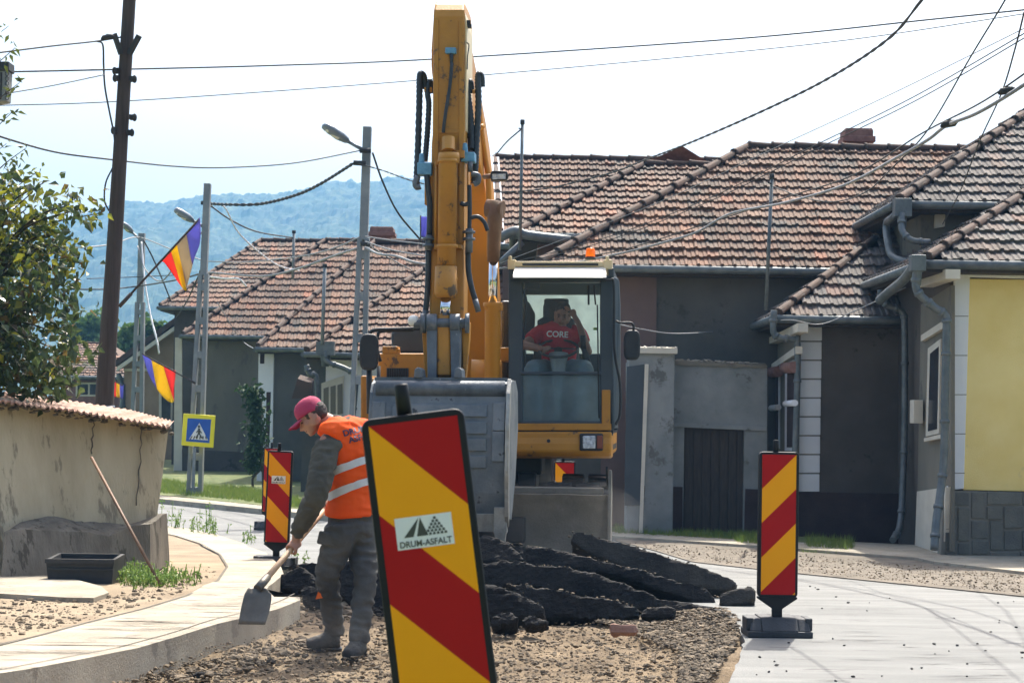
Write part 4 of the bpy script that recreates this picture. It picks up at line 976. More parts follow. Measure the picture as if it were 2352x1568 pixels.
# dense lower mass: outline in the picture, given depth
dense = [(-220, 560), (-60, 590), (40, 600), (110, 660), (160, 700), (178, 760), (165, 820), (140, 880), (110, 925), (80, 905), (-60, 900), (-220, 900)]
k = 0
while k < 150:
    u = rnd.uniform(-220, 180); v = rnd.uniform(560, 930)
    if inpoly(u, v, dense):
        D = rnd.uniform(16.0, 18.4); clump(u, v, D, .17, 34, .105, .03 if v > 680 else .12); k += 1
        if k % 4 == 0: twig(W(-60, 760, 17.4), W(u, v, D), r0=.015)
# airy upper branches with yellow leaves
ends = [(30, 400, .3), (75, 440, .5), (60, 480, .6), (10, 470, .5), (100, 420, .5), (120, 500, .6), (160, 470, .5), (185, 480, .4), (175, 455, .5), (90, 520, .6), (140, 540, .6), (60, 540, .6), (0, 520, .6), (-40, 480, .5), (150, 570, .5), (172, 575, .4), (110, 580, .5), (170, 600, .3), (120, 620, .4), (40, 580, .5), (80, 610, .4), (145, 640, .2), (-80, 420, .5), (-20, 560, .5), (20, 620, .3), (225, 490, .6), (100, 650, .1), (-60, 540, .4), (-100, 500, .4), (10, 430, .5)]
for u, v, yl in ends:
    D = rnd.uniform(16.2, 17.6); e = W(u, v, D); src = W(rnd.uniform(-70, 10), rnd.uniform(590, 660), 17.2)
    pts = twig(src, e, 6, .014, .15)
    nl = 26 if 60 > u or v > 500 else 13
    clump(u, v, D, .15, nl, .095, yl)
    for q in pts[4:]:
        for _ in range(4): leaf(lb, q+V((rnd.uniform(-.08, .08), rnd.uniform(-.1, .1), rnd.uniform(-.08, .08))), .08, rnd, lay, .6, tint=((4.2, 2.8, .8, 1) if rnd.random() < yl else (1, 1, 1, 1)))
for u, v in ((20, 60), (35, 110), (45, 190), (30, 255), (60, 340), (40, 375), (85, 395), (15, 330)):
    D = 16.6; pts = twig(W(rnd.uniform(-80, -30), v+120, 17), W(u, v, D), 5, .008, .05)
    for q in pts[-4:]:
        for _ in range(2): leaf(lb, q+V((rnd.uniform(-.05, .05), 0, rnd.uniform(-.05, .05))), .09, rnd, lay, .4, tint=(1.5, 1.2, .8, 1))
obj('branches', wb, 'bark', tree); obj('foliage', lb, 'leaf', tree, recalc=False)
# clipped narrow shrub by the pilaster
sb = G(578, 1148, .08); shb = thing('columnar_shrub', 'narrow dark climbing shrub in front of the white pilaster', 'shrub', sb); D = 43.5
lb = BM(); rnd = random.Random(4)
for (u, v, rw, n) in ((575, 900, 20, 160), (585, 915, 18, 140), (590, 945, 18, 150), (585, 980, 20, 190), (592, 1010, 20, 190), (585, 1040, 20, 190), (580, 1065, 16, 130), (596, 970, 12, 60)):
    for _ in range(n):
        a = V((rnd.gauss(0, .5), rnd.gauss(0, .5), rnd.gauss(0, .5)))*rw/97*1.1; leaf(lb, W(u, v, D)+a, .14, rnd, None, .7)
obj('foliage', lb, 'conifer', shb, recalc=False)
b = BM(); tube(b, curve_pts([W(588, 1150, D), W(580, 1100, D), W(600, 1070, D), W(586, 1000, D)], 4), .03, 6); tube(b, [W(604, 1150, D), W(600, 920, D)], .02, 6); obj('stem', b, 'bark', shb)
# trees in the middle distance
for lab, blobs, D in (('pale green roadside tree seen left of the timber pole', ((215, 745, 26), (225, 770, 26), (205, 790, 24), (190, 765, 20), (165, 760, 16)), 110), ('dark green tree between the timber pole and the beige gable', ((300, 775, 20), (320, 765, 22), (345, 758, 18), (330, 785, 22), (290, 795, 16), (362, 760, 10)), 90)):
    c = W(blobs[0][0], 950, D); t = thing('distant_tree', lab, 'tree', (c.x, D, -.35), group='trees beyond the far houses'); lb = BM(); rnd = random.Random(D)
    for u, v, r_ in blobs:
        for _ in range(420):
            a = V((rnd.gauss(0, .5), rnd.gauss(0, .5), rnd.gauss(0, .45)))*r_*D/F*1.15; leaf(lb, W(u, v, D)+a, .42, rnd, None, .8)
    obj('crown', lb, 'leaf_far', t, recalc=False)
    b = BM(); tube(b, [(c.x, D, -.4), W(blobs[1][0], blobs[1][1], D)], [.3, .12], 8); obj('trunk', b, 'bark', t)
# grass and weeds
def grass(name, area, n, h, off, seed, label, m='grass', spread=.35, kind='stuff'):
    b = BM(); r = random.Random(seed); us = [a[0] for a in area]; vs = [a[1] for a in area]; k = 0
    while k < n:
        u = r.uniform(min(us), max(us)); v = r.uniform(min(vs), max(vs))
        if not inpoly(u, v, area): continue
        k += 1; p = G(u, v, off)
        for _ in range(4):
            a = r.uniform(0, 6.28); hh = h*r.uniform(.4, 1.2); d = V((math.cos(a), math.sin(a), 0)); w_ = d.orthogonal().normalized()*h*.035; w_ = V((-d.y, d.x, 0))*h*.04
            q = p+d*.02; b.faces.new([b.verts.new(q-w_), b.verts.new(q+w_), b.verts.new(q+d*hh*spread+V((0, 0, hh)))])
    return single(name, b, m, label, 'grass', kind=kind, recalc=False)
grass('grass', [(345, 1098), (470, 1115), (560, 1120), (700, 1150), (700, 1168), (560, 1150), (350, 1130)], 3000, .12, .08, 1, 'grass on the verge along the far kerb behind the crossing sign')
grass('grass', [(1412, 1208), (1740, 1228), (1740, 1240), (1412, 1224)], 800, .09, .055, 2, 'dry grass along the foot of the yard wall')
grass('grass', [(1850, 1236), (1960, 1244), (1960, 1262), (1850, 1256)], 250, .12, .05, 3, 'bright grass tuft at the foot of the dark wall')
grass('grass', [(1690, 1230), (1742, 1232), (1742, 1248), (1690, 1245)], 160, .12, .055, 4, 'green grass patch behind the right hand beacon')
grass('grass', [(1840, 1258), (1950, 1264), (1950, 1272), (1840, 1268)], 200, .05, .02, 9, 'low grass between gravel and right pavement')
def weedpatch(label, spots, seed, m='weed', leafs=.05):
    b = BM(); r = random.Random(seed)
    for u, v, off, h, n in spots:
        p0 = G(u, v, off)
        for _ in range(n):
            p = p0+V((r.gauss(0, .09), r.gauss(0, .12), 0)); hh = h*r.uniform(.5, 1.1); top = p+V((r.uniform(-.05, .05), 0, hh)); tube(b, [p, top], .004, 4)
            for k in range(int(5+hh*26)): leaf(b, p.lerp(top, r.random())+V((r.uniform(-.02, .02), 0, 0)), leafs*r.uniform(.6, 1.2), r, None, .5)
    return single('weeds', b, m, label, 'weeds', kind='stuff', recalc=False)
weedpatch('green weeds between the shed corner and the leaning rod', [(290+k*13 % 120, 1322+((k*17) % 26), .11, .17-.012*(k % 9), 6) for k in range(34)], 1, leafs=.035)
weedpatch('tall weeds growing at the edge of the left pavement', [(378, 1212, .1, .42, 5), (400, 1215, .1, .32, 5), (440, 1219, .1, .3, 4), (470, 1222, .1, .42, 5), (458, 1224, .1, .25, 5), (490, 1226, .1, .25, 5), (503, 1230, .1, .2, 3), (556, 1243, .1, .16, 3), (575, 1248, .1, .13, 3), (565, 1240, .1, .2, 2)], 2)
weedpatch('weeds by the foot of the stickered beacon', [(672, 1292, 0, .14, 4), (690, 1288, 0, .1, 4), (655, 1296, 0, .1, 3)], 3)

# ============================================================ torn up asphalt slabs
def slab(label, outl, D0, D1, thick, seed, amp=.03, name='asphalt_slab', grp='torn up asphalt slabs in the heap', tiltz=.0, m='tar', jag=1.):
    """outline (pixels) of the slab's near face with depth D0 at its foot and D1 at its top, real thickness going back"""
    vs_ = [v for u, v in outl]; v0, v1 = min(vs_), max(vs_); r = random.Random(seed)
    L = []; n = len(outl)
    for i in range(n):
        (a, c), (e, f) = outl[i], outl[(i+1) % n]; k = max(1, int(math.hypot(e-a, f-c)/9))
        for q in range(k): t = q/k; L.append((a+(e-a)*t+r.uniform(-2, 2), c+(f-c)*t+r.uniform(-2.2, 2.2)*jag))
    b = BM(); fr = []; bk = []
    for u, v in L:
        D = D0+(D1-D0)*.25*(v1-v)/(v1-v0); p = W(u, v, D); fr.append(p); bk.append(p+V((thick*.06, thick*.5, -.34*thick)))
    c0 = sum(fr, V())/len(fr); cb = sum(bk, V())/len(bk)
    prism_v = [b.verts.new(p) for p in fr]; bv = [b.verts.new(p) for p in bk]; k = len(fr)
    b.faces.new(prism_v); b.faces.new(bv[::-1])
    for i in range(k): j = (i+1) % k; b.faces.new((prism_v[j], prism_v[i], bv[i], bv[j]))
    me = fuse(b, .022, 0)
    for v in me.vertices:
        p = v.co; d = noise.noise(p*2.2)*amp*.55+noise.noise(p*6+V((seed, 0, 0)))*amp*.28+abs(noise.noise(p*15))*amp*.3+noise.noise(p*34)*amp*.22
        v.co += v.normal*d
        cell = noise.cell_vector(p*7+V((0, 0, seed))); v.co += (V(cell)-V((.5, .5, .5)))*amp*.25
    for p in me.polygons: p.use_smooth = False
    o = obj(name, me, m); tag(o, label, 'asphalt slab' if 'brick' not in name else 'brick', grp)
    if 'tar' in m and len(outl) > 6:
        inv = o.matrix_basis.inverted(); bb = BM(); lay = bb.loops.layers.float_color.new('tint'); P_ = [q for q in fr]
        zs = sum(q.z for q in P_)/len(P_)
        for q in P_:
            if q.z < zs-.02 or r.random() < .35: continue
            for _ in range(3):
                s_ = .005*(5**(r.random()**2)); stone(bb, q+V((r.uniform(-.05, .05), r.uniform(0, .07), r.uniform(-.035, -.006))), s_, r, lay, r.uniform(.15, 1.1))
        c_ = obj('clinging_crumbs', bb, 'stone', None, False, recalc=False); c_.parent = o; c_.data.transform(inv); c_['kind'] = 'stuff'
    return o
z2 = lambda L: [(1062.3+x*.3593, 1004.9+y*.3593) for x, y in L]
slab('topmost long asphalt slab, tilted down to the right', z2([(690, 650), (715, 600), (745, 596), (960, 652), (1260, 742), (1560, 832), (1760, 915), (1745, 955), (1640, 975), (1400, 930), (1100, 850), (850, 752), (740, 690)]), 16.2, 16.7, .75, 1, .018, m='tar_worn')
slab('long dark slab just beneath the topmost one', z2([(60, 650), (140, 632), (230, 640), (320, 670), (520, 700), (760, 745), (1100, 832), (1400, 912), (1560, 958), (1620, 1010), (1625, 1050), (1590, 1078), (1480, 1052), (1200, 945), (900, 862), (500, 830), (100, 840)]), 15.5, 16.4, .7, 2, .03)
slab('widest dark slab across the middle of the heap', z2([(80, 810), (260, 786), (400, 792), (700, 830), (1000, 918), (1190, 990), (1250, 1018), (1400, 1040), (1590, 1075), (1610, 1108), (1500, 1140), (1130, 1100), (800, 1020), (400, 950), (60, 940)]), 15.0, 15.6, .75, 3, .03)
slab('ragged slab along the front right of the heap', z2([(285, 938), (360, 932), (560, 958), (760, 1000), (930, 1030), (1080, 1062), (1130, 1105), (1135, 1150), (800, 1160), (520, 1140), (400, 1060)]), 14.6, 14.95, .5, 4, .035)
slab('blunt slab end at the front left of the heap, beside the foreground beacon', z2([(60, 930), (180, 935), (350, 990), (470, 1050), (522, 1090), (515, 1130), (440, 1150), (150, 1160), (40, 1150)]), 14.3, 14.7, .6, 5, .04)
slab('small flat asphalt piece before the heap', z2([(1145, 1098), (1200, 1080), (1330, 1070), (1365, 1090), (1350, 1140), (1200, 1150), (1140, 1130)]), 14.5, 14.7, .3, 6, .02, 'asphalt_chunk')
slab('loose chunk lying on the pale road right of the heap', z2([(1640, 1000), (1720, 970), (1850, 940), (1876, 975), (1862, 1028), (1780, 1060), (1700, 1078), (1648, 1060)]), 15.1, 15.4, .28, 7, .02, 'asphalt_chunk', m='tar_worn')
slab('black lump at the front left foot of the heap', z2([(180, 1160), (240, 1115), (300, 1108), (355, 1150), (340, 1190), (200, 1200)]), 13.7, 13.9, .3, 8, .04, 'asphalt_chunk')
slab('crumbly black lump beside the front left lump', z2([(370, 1160), (440, 1130), (500, 1145), (555, 1165), (540, 1190), (400, 1200)]), 13.7, 13.9, .25, 9, .04, 'asphalt_chunk')
slab('sunlit crust lump under the bucket teeth', z2([(40, 640), (180, 626), (260, 660), (330, 700), (400, 780), (250, 800), (30, 790)]), 15.4, 15.9, .4, 10, .03, 'asphalt_chunk')
slab('dark rubble slab between the kerb and the worker', [(636, 1330), (645, 1312), (690, 1300), (715, 1310), (725, 1345), (700, 1358), (650, 1352)], 16.4, 16.8, .5, 11, .04, 'asphalt_chunk')
slab('upturned black piece behind the shovel handle', [(660, 1300), (700, 1288), (740, 1292), (760, 1310), (745, 1330), (690, 1322)], 16.9, 17.2, .4, 12, .04, 'asphalt_chunk')
slab('wedge of asphalt in front of the worker shins', [(688, 1352), (712, 1340), (745, 1362), (752, 1398), (700, 1392)], 14.6, 14.9, .3, 13, .03, 'asphalt_chunk')
slab('dark slab showing between the worker and the foreground beacon', [(755, 1300), (800, 1286), (900, 1296), (1110, 1300), (1110, 1420), (900, 1412), (800, 1392), (770, 1350)], 15.3, 16.2, .7, 14, .04)
slab('brick fragment lying on the dug earth', z2([(930, 1200), (945, 1184), (1105, 1192), (1120, 1215), (1100, 1248), (945, 1250)]), 13.35, 13.45, .12, 15, .006, 'brick_piece', 'loose pieces on the roadbed', m='brick_red')
slab('single black lump near the bottom edge', [(438, 1548), (450, 1536), (470, 1534), (482, 1552), (474, 1566), (444, 1564)], 11.3, 11.35, .1, 16, .01, 'asphalt_chunk')

stones('rubble_crumbs', [(640, 1330), (760, 1390), (900, 1420), (1140, 1425), (1480, 1400), (1650, 1398), (1560, 1375), (1100, 1380), (800, 1350), (700, 1320)], 900, .012, .06, -.06, 21, 'black asphalt crumbs around the foot of the slab heap', matn='tar')
# ============================================================ excavator (front towards the camera)
EX = V((-.10, 20., gz(20)))
ex = thing('excavator', 'yellow wheeled excavator working on the torn up road', 'excavator', EX)
ex.rotation_euler = (0, 0, math.atan2(-.996, -.087))
EM = Matrix.Translation(EX) @ Matrix.Rotation(math.atan2(-.996, -.087), 4, 'Z')
def LW(x, y, z): return EM @ V((x, y, z))
def epart(name, b, m, parent=None, bevel=0, label=None, recalc=True): return obj(name, b, m, parent or ex, True, bevel, label, recalc)
def lbox(b, x0, x1, y0, y1, z0, z1):
    c = LW((x0+x1)/2, (y0+y1)/2, (z0+z1)/2); box(b, c, (x1-x0, y1-y0, z1-z0), EM.to_3x3())
def lpoly(pts): return [LW(*p) for p in pts]
FWD = EM.to_3x3() @ V((1, 0, 0)); LEFT = EM.to_3x3() @ V((0, 1, 0))
def pxbox(b, u0, v0, u1, v1, D, dep, z=None):   # block whose near face spans the pixels, running back dep metres
    prism(b, [W(u0, v0, D), W(u1, v0, D), W(u1, v1, D), W(u0, v1, D)], FWD*-dep)
# ---- undercarriage
b = BM(); lbox(b, -1.9, 1.9, -.5, .5, .55, .95); lbox(b, -.7, .7, -.55, .55, .8, 1.0); lbox(b, 1.2, 1.5, -.95, .95, .35, .62); lbox(b, -1.5, -1.2, -.95, .95, .35, .62); lbox(b, 1.3, 2.3, -.45, .45, .5, .75); epart('chassis', b, 'cab_black', bevel=.02)
for sx in (1.35, -1.35):
    for sy in (-1, 1):
        for k in (0, 1):
            y0 = sy*(.72+k*.3); b = BM(); c = LW(sx, y0, .52); prof = [(-.13, .30), (-.135, .42), (-.12, .49), (-.06, .515), (.06, .515), (.12, .49), (.135, .42), (.13, .30)]; rs = []
            for y, r_ in prof: rs.append([c+LEFT*y+FWD*(r_*math.cos(a*math.pi/16))+V((0, 0, r_*math.sin(a*math.pi/16))) for a in range(32)])
            rings(b, rs, True)
            for a in range(20):
                an = a*2*math.pi/20; q = c+FWD*(.515*math.cos(an))+V((0, 0, .515*math.sin(an))); box(b, q, (.05, .24, .07), EM.to_3x3() @ Matrix.Rotation(-an, 3, 'Y'))
            t_ = epart('tyre', b, 'rubber'); b = BM(); tube(b, [c-LEFT*.12, c+LEFT*.12], .29, 20); tube(b, [c-LEFT*.15, c+LEFT*.15], .12, 14); epart('rim', b, 'cat_yellow', t_)
# ---- dozer blade
b = BM(); N_ = 12; fr = []; bk = []
y0b, y1b = -1.05, 1.25
for i in range(N_+1):
    t = i/N_; z = .26+.72*t; x = 2.32-.16*math.sin(t*math.pi)+(.05 if i == N_ else 0); fr.append((x, z))
rs = [[LW(x, y, z) for x, z in fr]+[LW(x-.07, y, z) for x, z in fr[::-1]] for y in [y0b+(y1b-y0b)*k/24 for k in range(25)]]
rings(b, rs, True)
for v in b.verts: v.co.z += .012*noise.noise(v.co*5); v.co.y += .012*noise.noise(v.co*4)
epart('dozer_blade', b, 'blade_mud', bevel=.008)
for y in (y0b, y1b):
    b = BM(); prism(b, lpoly([(2.42, y, .25), (2.36, y, 1.0), (2.30, y, 1.22), (2.22, y, 1.20), (2.0, y, .98), (2.05, y, .30)]), LEFT*.03); epart('blade_side_plate', b, 'blade_mud', bevel=.006)
b = BM(); lbox(b, 2.05, 2.25, -1.2, 1.2, .98, 1.04); lbox(b, 1.5, 2.15, -.95, -.75, .5, .7); lbox(b, 1.5, 2.15, .75, .95, .5, .7); epart('blade_arms', b, 'blade_mud', bevel=.01)
b = BM(); prism(b, lpoly([(1.95, 1.22, 1.1), (2.25, 1.22, 1.25), (2.25, 1.22, 1.22), (1.95, 1.22, 1.02)]), LEFT*.02); epart('mudguard', b, 'cab_black')
# ---- slewing platform and lower skirt
b = BM(); lbox(b, -1.9, 1.45, -1.2, 1.2, 1.34, 1.44); epart('platform', b, 'cab_black', bevel=.02)
b = BM(); tube(b, [LW(0, 0, .95), LW(0, 0, 1.36)], .55, 24); epart('slew_ring', b, 'cab_black')
b = BM(); pxbox(b, 1165, 1045, 1245, 1090, 18.9, .5); pxbox(b, 1190, 1085, 1232, 1120, 18.8, .4); epart('axle_block', b, 'cab_black', bevel=.02)
# ---- engine cover at the back left
D = 19.3
b = BM(); pxbox(b, 868, 811, 1000, 950, D, .6); pxbox(b, 850, 868, 905, 1180, D-.4, .5); epart('tool_box', b, 'cat_yellow', bevel=.02)
b = BM(); pxbox(b, 828, 862, 852, 1120, D-.2, .5); epart('side_cover', b, 'cat_yellow', bevel=.02)
b = BM()
for k in range(9): pxbox(b, 890+k*5.2, 846, 893.5+k*5.2, 870, D-.025, .03)
epart('air_grille', b, 'cab_black')
b = BM(); pxbox(b, 888, 845, 938, 871, D-.012, .02); epart('grille_recess', b, 'cab_dark')
b = BM(); prism(b, [W(900, 812, D+.5), W(897, 765, D+.5), W(905, 755, D+.5), W(1000, 748, D+.5), W(1000, 812, D+.5)], FWD*-1.0); epart('engine_hood', b, 'cab_dark', bevel=.04)
b = BM(); lbox(b, -2.0, -.4, -1.22, -.2, 1.3, 2.15); lbox(b, -2.0, -.4, -.2, 1.2, 1.3, 2.0); epart('rear_body', b, 'cat_yellow', bevel=.04)
b = BM(); pxbox(b, 878, 795, 913, 812, D, .2); pxbox(b, 913, 800, 918, 812, D-.01, .05); epart('filler_cap', b, 'cat_yellow', bevel=.01)
# hand rail, mirror on the left
b = BM(); tube(b, curve_pts([W(848, 775, 18.4), W(852, 762, 18.4), W(864, 757, 18.4), W(900, 756, 18.4), W(966, 754, 18.4)], 5), .018, 8); tube(b, curve_pts([W(874, 830, 18.5), W(866, 800, 18.5), W(868, 770, 18.5), W(880, 760, 18.5), W(950, 758, 18.5)], 5), .016, 8); tube(b, [W(848, 845, 18.3), W(849, 950, 18.3)], .03, 8); tube(b, [W(870, 840, 18.4), W(868, 960, 18.4)], .02, 8); epart('hand_rail', b, 'cab_black')
def mirror(u0, v0, u1, v1, D, name='mirror'):
    b = BM(); c = W((u0+u1)/2, (v0+v1)/2, D); hw_ = (u1-u0)/2/S(D); hh = (v1-v0)/2/S(D); P = []
    for k in range(28):
        a = 2*math.pi*k/28; cx, cz = math.cos(a), math.sin(a); P.append(c+V((hw_*math.copysign(abs(cx)**.55, cx), 0, hh*math.copysign(abs(cz)**.55, cz))))
    prism(b, P, (0, .09, 0)); return epart(name, b, 'cab_black', bevel=.025)
mirror(825, 766, 869, 850, 18.2)
m2 = mirror(1433, 757, 1471, 827, 18.1)
b = BM(); tube(b, curve_pts([W(1416, 737, 18.2), W(1425, 741, 18.1), W(1448, 741, 18.1), W(1455, 748, 18.1), W(1455, 762, 18.15)], 4), .012, 8); epart('mirror_arm', b, 'cab_black')
b = BM(); pxbox(b, 1150, 690, 1172, 900, 19.8, .6); epart('air_intake', b, 'cab_dark', bevel=.03)
b = BM(); pxbox(b, 1148, 798, 1170, 830, 19.0, .3); epart('body_panel', b, 'cat_orange', bevel=.01)
# ---- cab
CD = 18.3                       # depth of the cab front
def cq(u, v, D=CD): return W(u, v, D)
def post(b, u0, v0, u1, v1, w_, dep, D=CD): beam(b, W(u0, v0, D), W(u1, v1, D), w_, dep, FWD)
BK = -FWD*1.5
cabr = ex
b = BM()
pxbox(b, 1168, 640, 1200, 1000, CD, .12)              # left front pillar
pxbox(b, 1378, 640, 1408, 1000, CD, .12)              # right front pillar
pxbox(b, 1195, 853, 1382, 861, CD-.01, .08)           # sill between the panes
pxbox(b, 1190, 966, 1392, 976, CD, .1)
pxbox(b, 1168, 632, 1408, 648, CD, .12)
for u0, u1 in ((1168, 1182), (1397, 1410)):           # rear pillars and roof rails
    q = [cq(u0, 628), cq(u1, 628), cq(u1, 990), cq(u0, 990)]; prism(b, [p+BK for p in q], FWD*.12)
    q = [cq(u0, 615), cq(u1, 615), cq(u1, 642), cq(u0, 642)]; prism(b, q, BK)
    q = [cq(u0, 900), cq(u1, 900), cq(u1, 985), cq(u0, 985)]; prism(b, q, BK)
q = [cq(1170, 800), cq(1408, 800), cq(1408, 980), cq(1170, 980)]; prism(b, [p+BK for p in q], FWD*.06)
q = [cq(1170, 612), cq(1408, 612), cq(1408, 655), cq(1170, 655)]; prism(b, [p+BK for p in q], FWD*.06)
cab = epart('cab', b, 'cab_dark', bevel=.012)
b = BM(); prism(b, [cq(1170, 988), cq(1408, 988), cq(1408, 995), cq(1170, 995)], BK); epart('cab_floor', b, 'cab_black', cab)
b = BM(); prism(b, [cq(1172, 601), cq(1404, 601), cq(1404, 618), cq(1172, 618)], BK*.98); epart('roof', b, 'cream', cab, bevel=.02)
b = BM(); pxbox(b, 1166, 596, 1184, 618, CD-.03, .2); pxbox(b, 1386, 596, 1406, 618, CD-.03, .2); pxbox(b, 1184, 600, 1386, 612, CD-.02, .1)
for u in (1172, 1395): tube(b, [cq(u, 598, CD-.1), cq(u, 588, CD-.1)], .018, 8)
epart('roof_front_edge', b, 'cream', cab, bevel=.015)
b = BM(); pxbox(b, 1200, 605, 1374, 610, CD-.03, .05); epart('roof_groove', b, 'cab_black', cab)
b = BM(); prism(b, [cq(1182, 614, CD-.02), cq(1390, 614, CD-.02), cq(1393, 632, CD-.22), cq(1393, 638, CD-.24), cq(1178, 638, CD-.24), cq(1178, 632, CD-.22)], FWD*-.05+V((0, 0, .015))); epart('sun_visor', b, 'visor', cab, bevel=.01)
b = BM(); q = [cq(1202, 648, CD+.02), cq(1378, 648, CD+.02), cq(1378, 853, CD+.02), cq(1202, 853, CD+.02)]; quad(b, q); epart('windscreen', b, 'cab_glass', cab)
b = BM(); q = [cq(1192, 862, CD+.02), cq(1382, 862, CD+.02), cq(1382, 966, CD+.02), cq(1192, 966, CD+.02)]; quad(b, q); epart('lower_window', b, 'low_glass', cab)
b = BM(); q = [cq(1182, 655), cq(1397, 655), cq(1397, 800), cq(1182, 800)]; quad(b, [p+BK for p in q]); epart('rear_window', b, 'dusty_glass', cab)
for nm, u in (('side_window', 1172), ('door_window', 1405)):
    b = BM(); a0_, a1_ = cq(u, 642), cq(u, 900); quad(b, [a0_, a1_, a1_+BK, a0_+BK]); epart(nm, b, 'cab_glass', cab)
b = BM(); prism(b, [cq(1404, 632, CD), cq(1421, 640, CD+.12), cq(1424, 700, CD+.12), cq(1424, 960, CD+.12), cq(1410, 985, CD)], FWD*-.25); dr = epart('door', b, 'cab_dark', cab, bevel=.012)
b = BM(); tube(b, curve_pts([cq(1378, 645, CD-.1), cq(1400, 644, CD-.1), cq(1410, 655, CD-.1), cq(1411, 800, CD-.1), cq(1424, 880, CD-.05), cq(1424, 950, CD-.05), cq(1414, 975, CD-.05)], 5), .014, 8); tube(b, [cq(1352, 655, CD-.02), cq(1352, 700, CD-.02)], .01, 6); epart('grab_rail', b, 'cab_black', cab)
b = BM(); pxbox(b, 1167, 895, 1184, 985, CD-.012, .1); pxbox(b, 1382, 895, 1402, 985, CD-.012, .1); pxbox(b, 1166, 972, 1404, 988, CD-.015, .12); epart('yellow_trim', b, 'cat_yellow', cab, bevel=.008)
# rounded bottom panel
b = BM(); prof = [(.0, 0), (.0, .06), (.02, .12), (.02, .2), (-.04, .245), (-.2, .27), (-.45, .27), (-.45, 0)]
for_ = []
pl_, pr_ = cq(1166, 991, CD-.03), cq(1405, 991, CD-.03)
rs = [[p+FWD*a-V((0, 0, c)) for a, c in prof] for p in (pl_, pl_.lerp(pr_, .5), pr_)]
rings(b, rs, True, smooth=False); bp = epart('front_skirt', b, 'cat_yellow', bevel=.02)
b = BM(); tube(b, [cq(1260, 1012, CD-.055), cq(1260, 1012, CD-.04)], .018, 10); epart('bolt', b, 'cab_black', bp)
b = BM(); pxbox(b, 1331, 995, 1385, 1035, CD-.075, .06); hl = epart('headlight', b, 'cab_black', bp, bevel=.015)
b = BM(); pxbox(b, 1338, 1000, 1368, 1030, CD-.085, .02); epart('lens', b, 'lens', hl, bevel=.01)
b = BM(); pxbox(b, 1371, 1000, 1384, 1030, CD-.083, .02); epart('indicator', b, 'amber_dark', hl, bevel=.006)
# rotating beacon on the roof
c = cq(1356, 597, CD+.35); b = BM(); tube(b, [c, c+V((0, 0, .03))], .055, 16); epart('beacon_base', b, 'cab_black', cab)
b = BM(); tube(b, [c+V((0, 0, .03)), c+V((0, 0, .06)), c+V((0, 0, .11)), c+V((0, 0, .12))], [.05, .048, .045, .035], 16); epart('warning_light', b, 'amber', cab)
# wiper, visor box, sticker
b = BM(); tube(b, [cq(1364, 655, CD-.015), cq(1368, 700, CD-.015)], .008, 6); tube(b, [cq(1372, 700, CD-.02), cq(1376, 960, CD-.02)], .007, 6); epart('wiper', b, 'cab_black', cab)
b = BM(); pxbox(b, 1206, 650, 1240, 664, CD+.15, .06); epart('radio', b, 'cab_black', cab)
b = BM(); pxbox(b, 1363, 752, 1374, 758, CD-.0, .004); epart('green_sticker', b, 'weed', cab)
# seat, steering, consoles
b = BM(); tube(b, curve_pts([cq(1278, 686, 19.1), cq(1278, 692, 19.1), cq(1278, 720, 19.1), cq(1278, 760, 19.12), cq(1278, 860, 19.1)], 4), [(.12, .06)]*3+[(.13, .06)]*3+[(.14, .07)]*4+[(.2, .08)]*3+[(.24, .09)]*4, 14); lbox(b, .35, .95, .48, 1.0, 1.85, 1.98); epart('seat', b, 'cab_black', cab, bevel=.03)
b = BM(); c = cq(1282, 800, 18.62); ax_ = (V((0, 0, 1))*.75-FWD*.4*-1).normalized(); x_, y_ = frame3(ax_)
tube(b, [c+x_*.2*math.cos(a*math.pi/14)+y_*.2*math.sin(a*math.pi/14) for a in range(29)], .014, 8); beam(b, c-x_*.19, c+x_*.19, .03, .015); tube(b, [c, c-ax_*.1], .04, 10); epart('steering_wheel', b, 'cab_black', cab)
b = BM(); tube(b, [cq(1283, 812, 18.6), cq(1283, 850, 18.55), cq(1280, 900, 18.5), cq(1278, 985, 18.5)], [(.10, .07), (.07, .06), (.05, .05), (.05, .05)], 12); epart('steering_column', b, 'console', cab)
b = BM(); lbox(b, .6, 1.15, .3, .5, 1.5, 2.05); lbox(b, .6, 1.2, 1.02, 1.2, 1.5, 2.05); epart('side_console', b, 'console', cab, bevel=.03)
b = BM(); tube(b, [cq(1352, 850, 18.7), cq(1345, 815, 18.7), cq(1340, 790, 18.68)], [.05, .035, .025], 10); tube(b, [cq(1340, 800, 18.68), cq(1339, 770, 18.68)], [.03, .026], 10); epart('joystick', b, 'cab_black', cab)
b = BM(); prism(b, [cq(1203, 700, 19.1), cq(1212, 690, 19.1), cq(1228, 720, 19.1), cq(1224, 790, 19.1), cq(1203, 800, 19.1)], FWD*-.15); epart('hanging_coat', b, 'cab_black', cab, bevel=.02)
b = BM(); tube(b, curve_pts([cq(1201, 668, CD+.05), cq(1209, 690, CD+.05), cq(1206, 740, CD+.06), cq(1203, 780, CD+.06)], 4), .012, 6); epart('cable_loop', b, 'cab_black', cab)

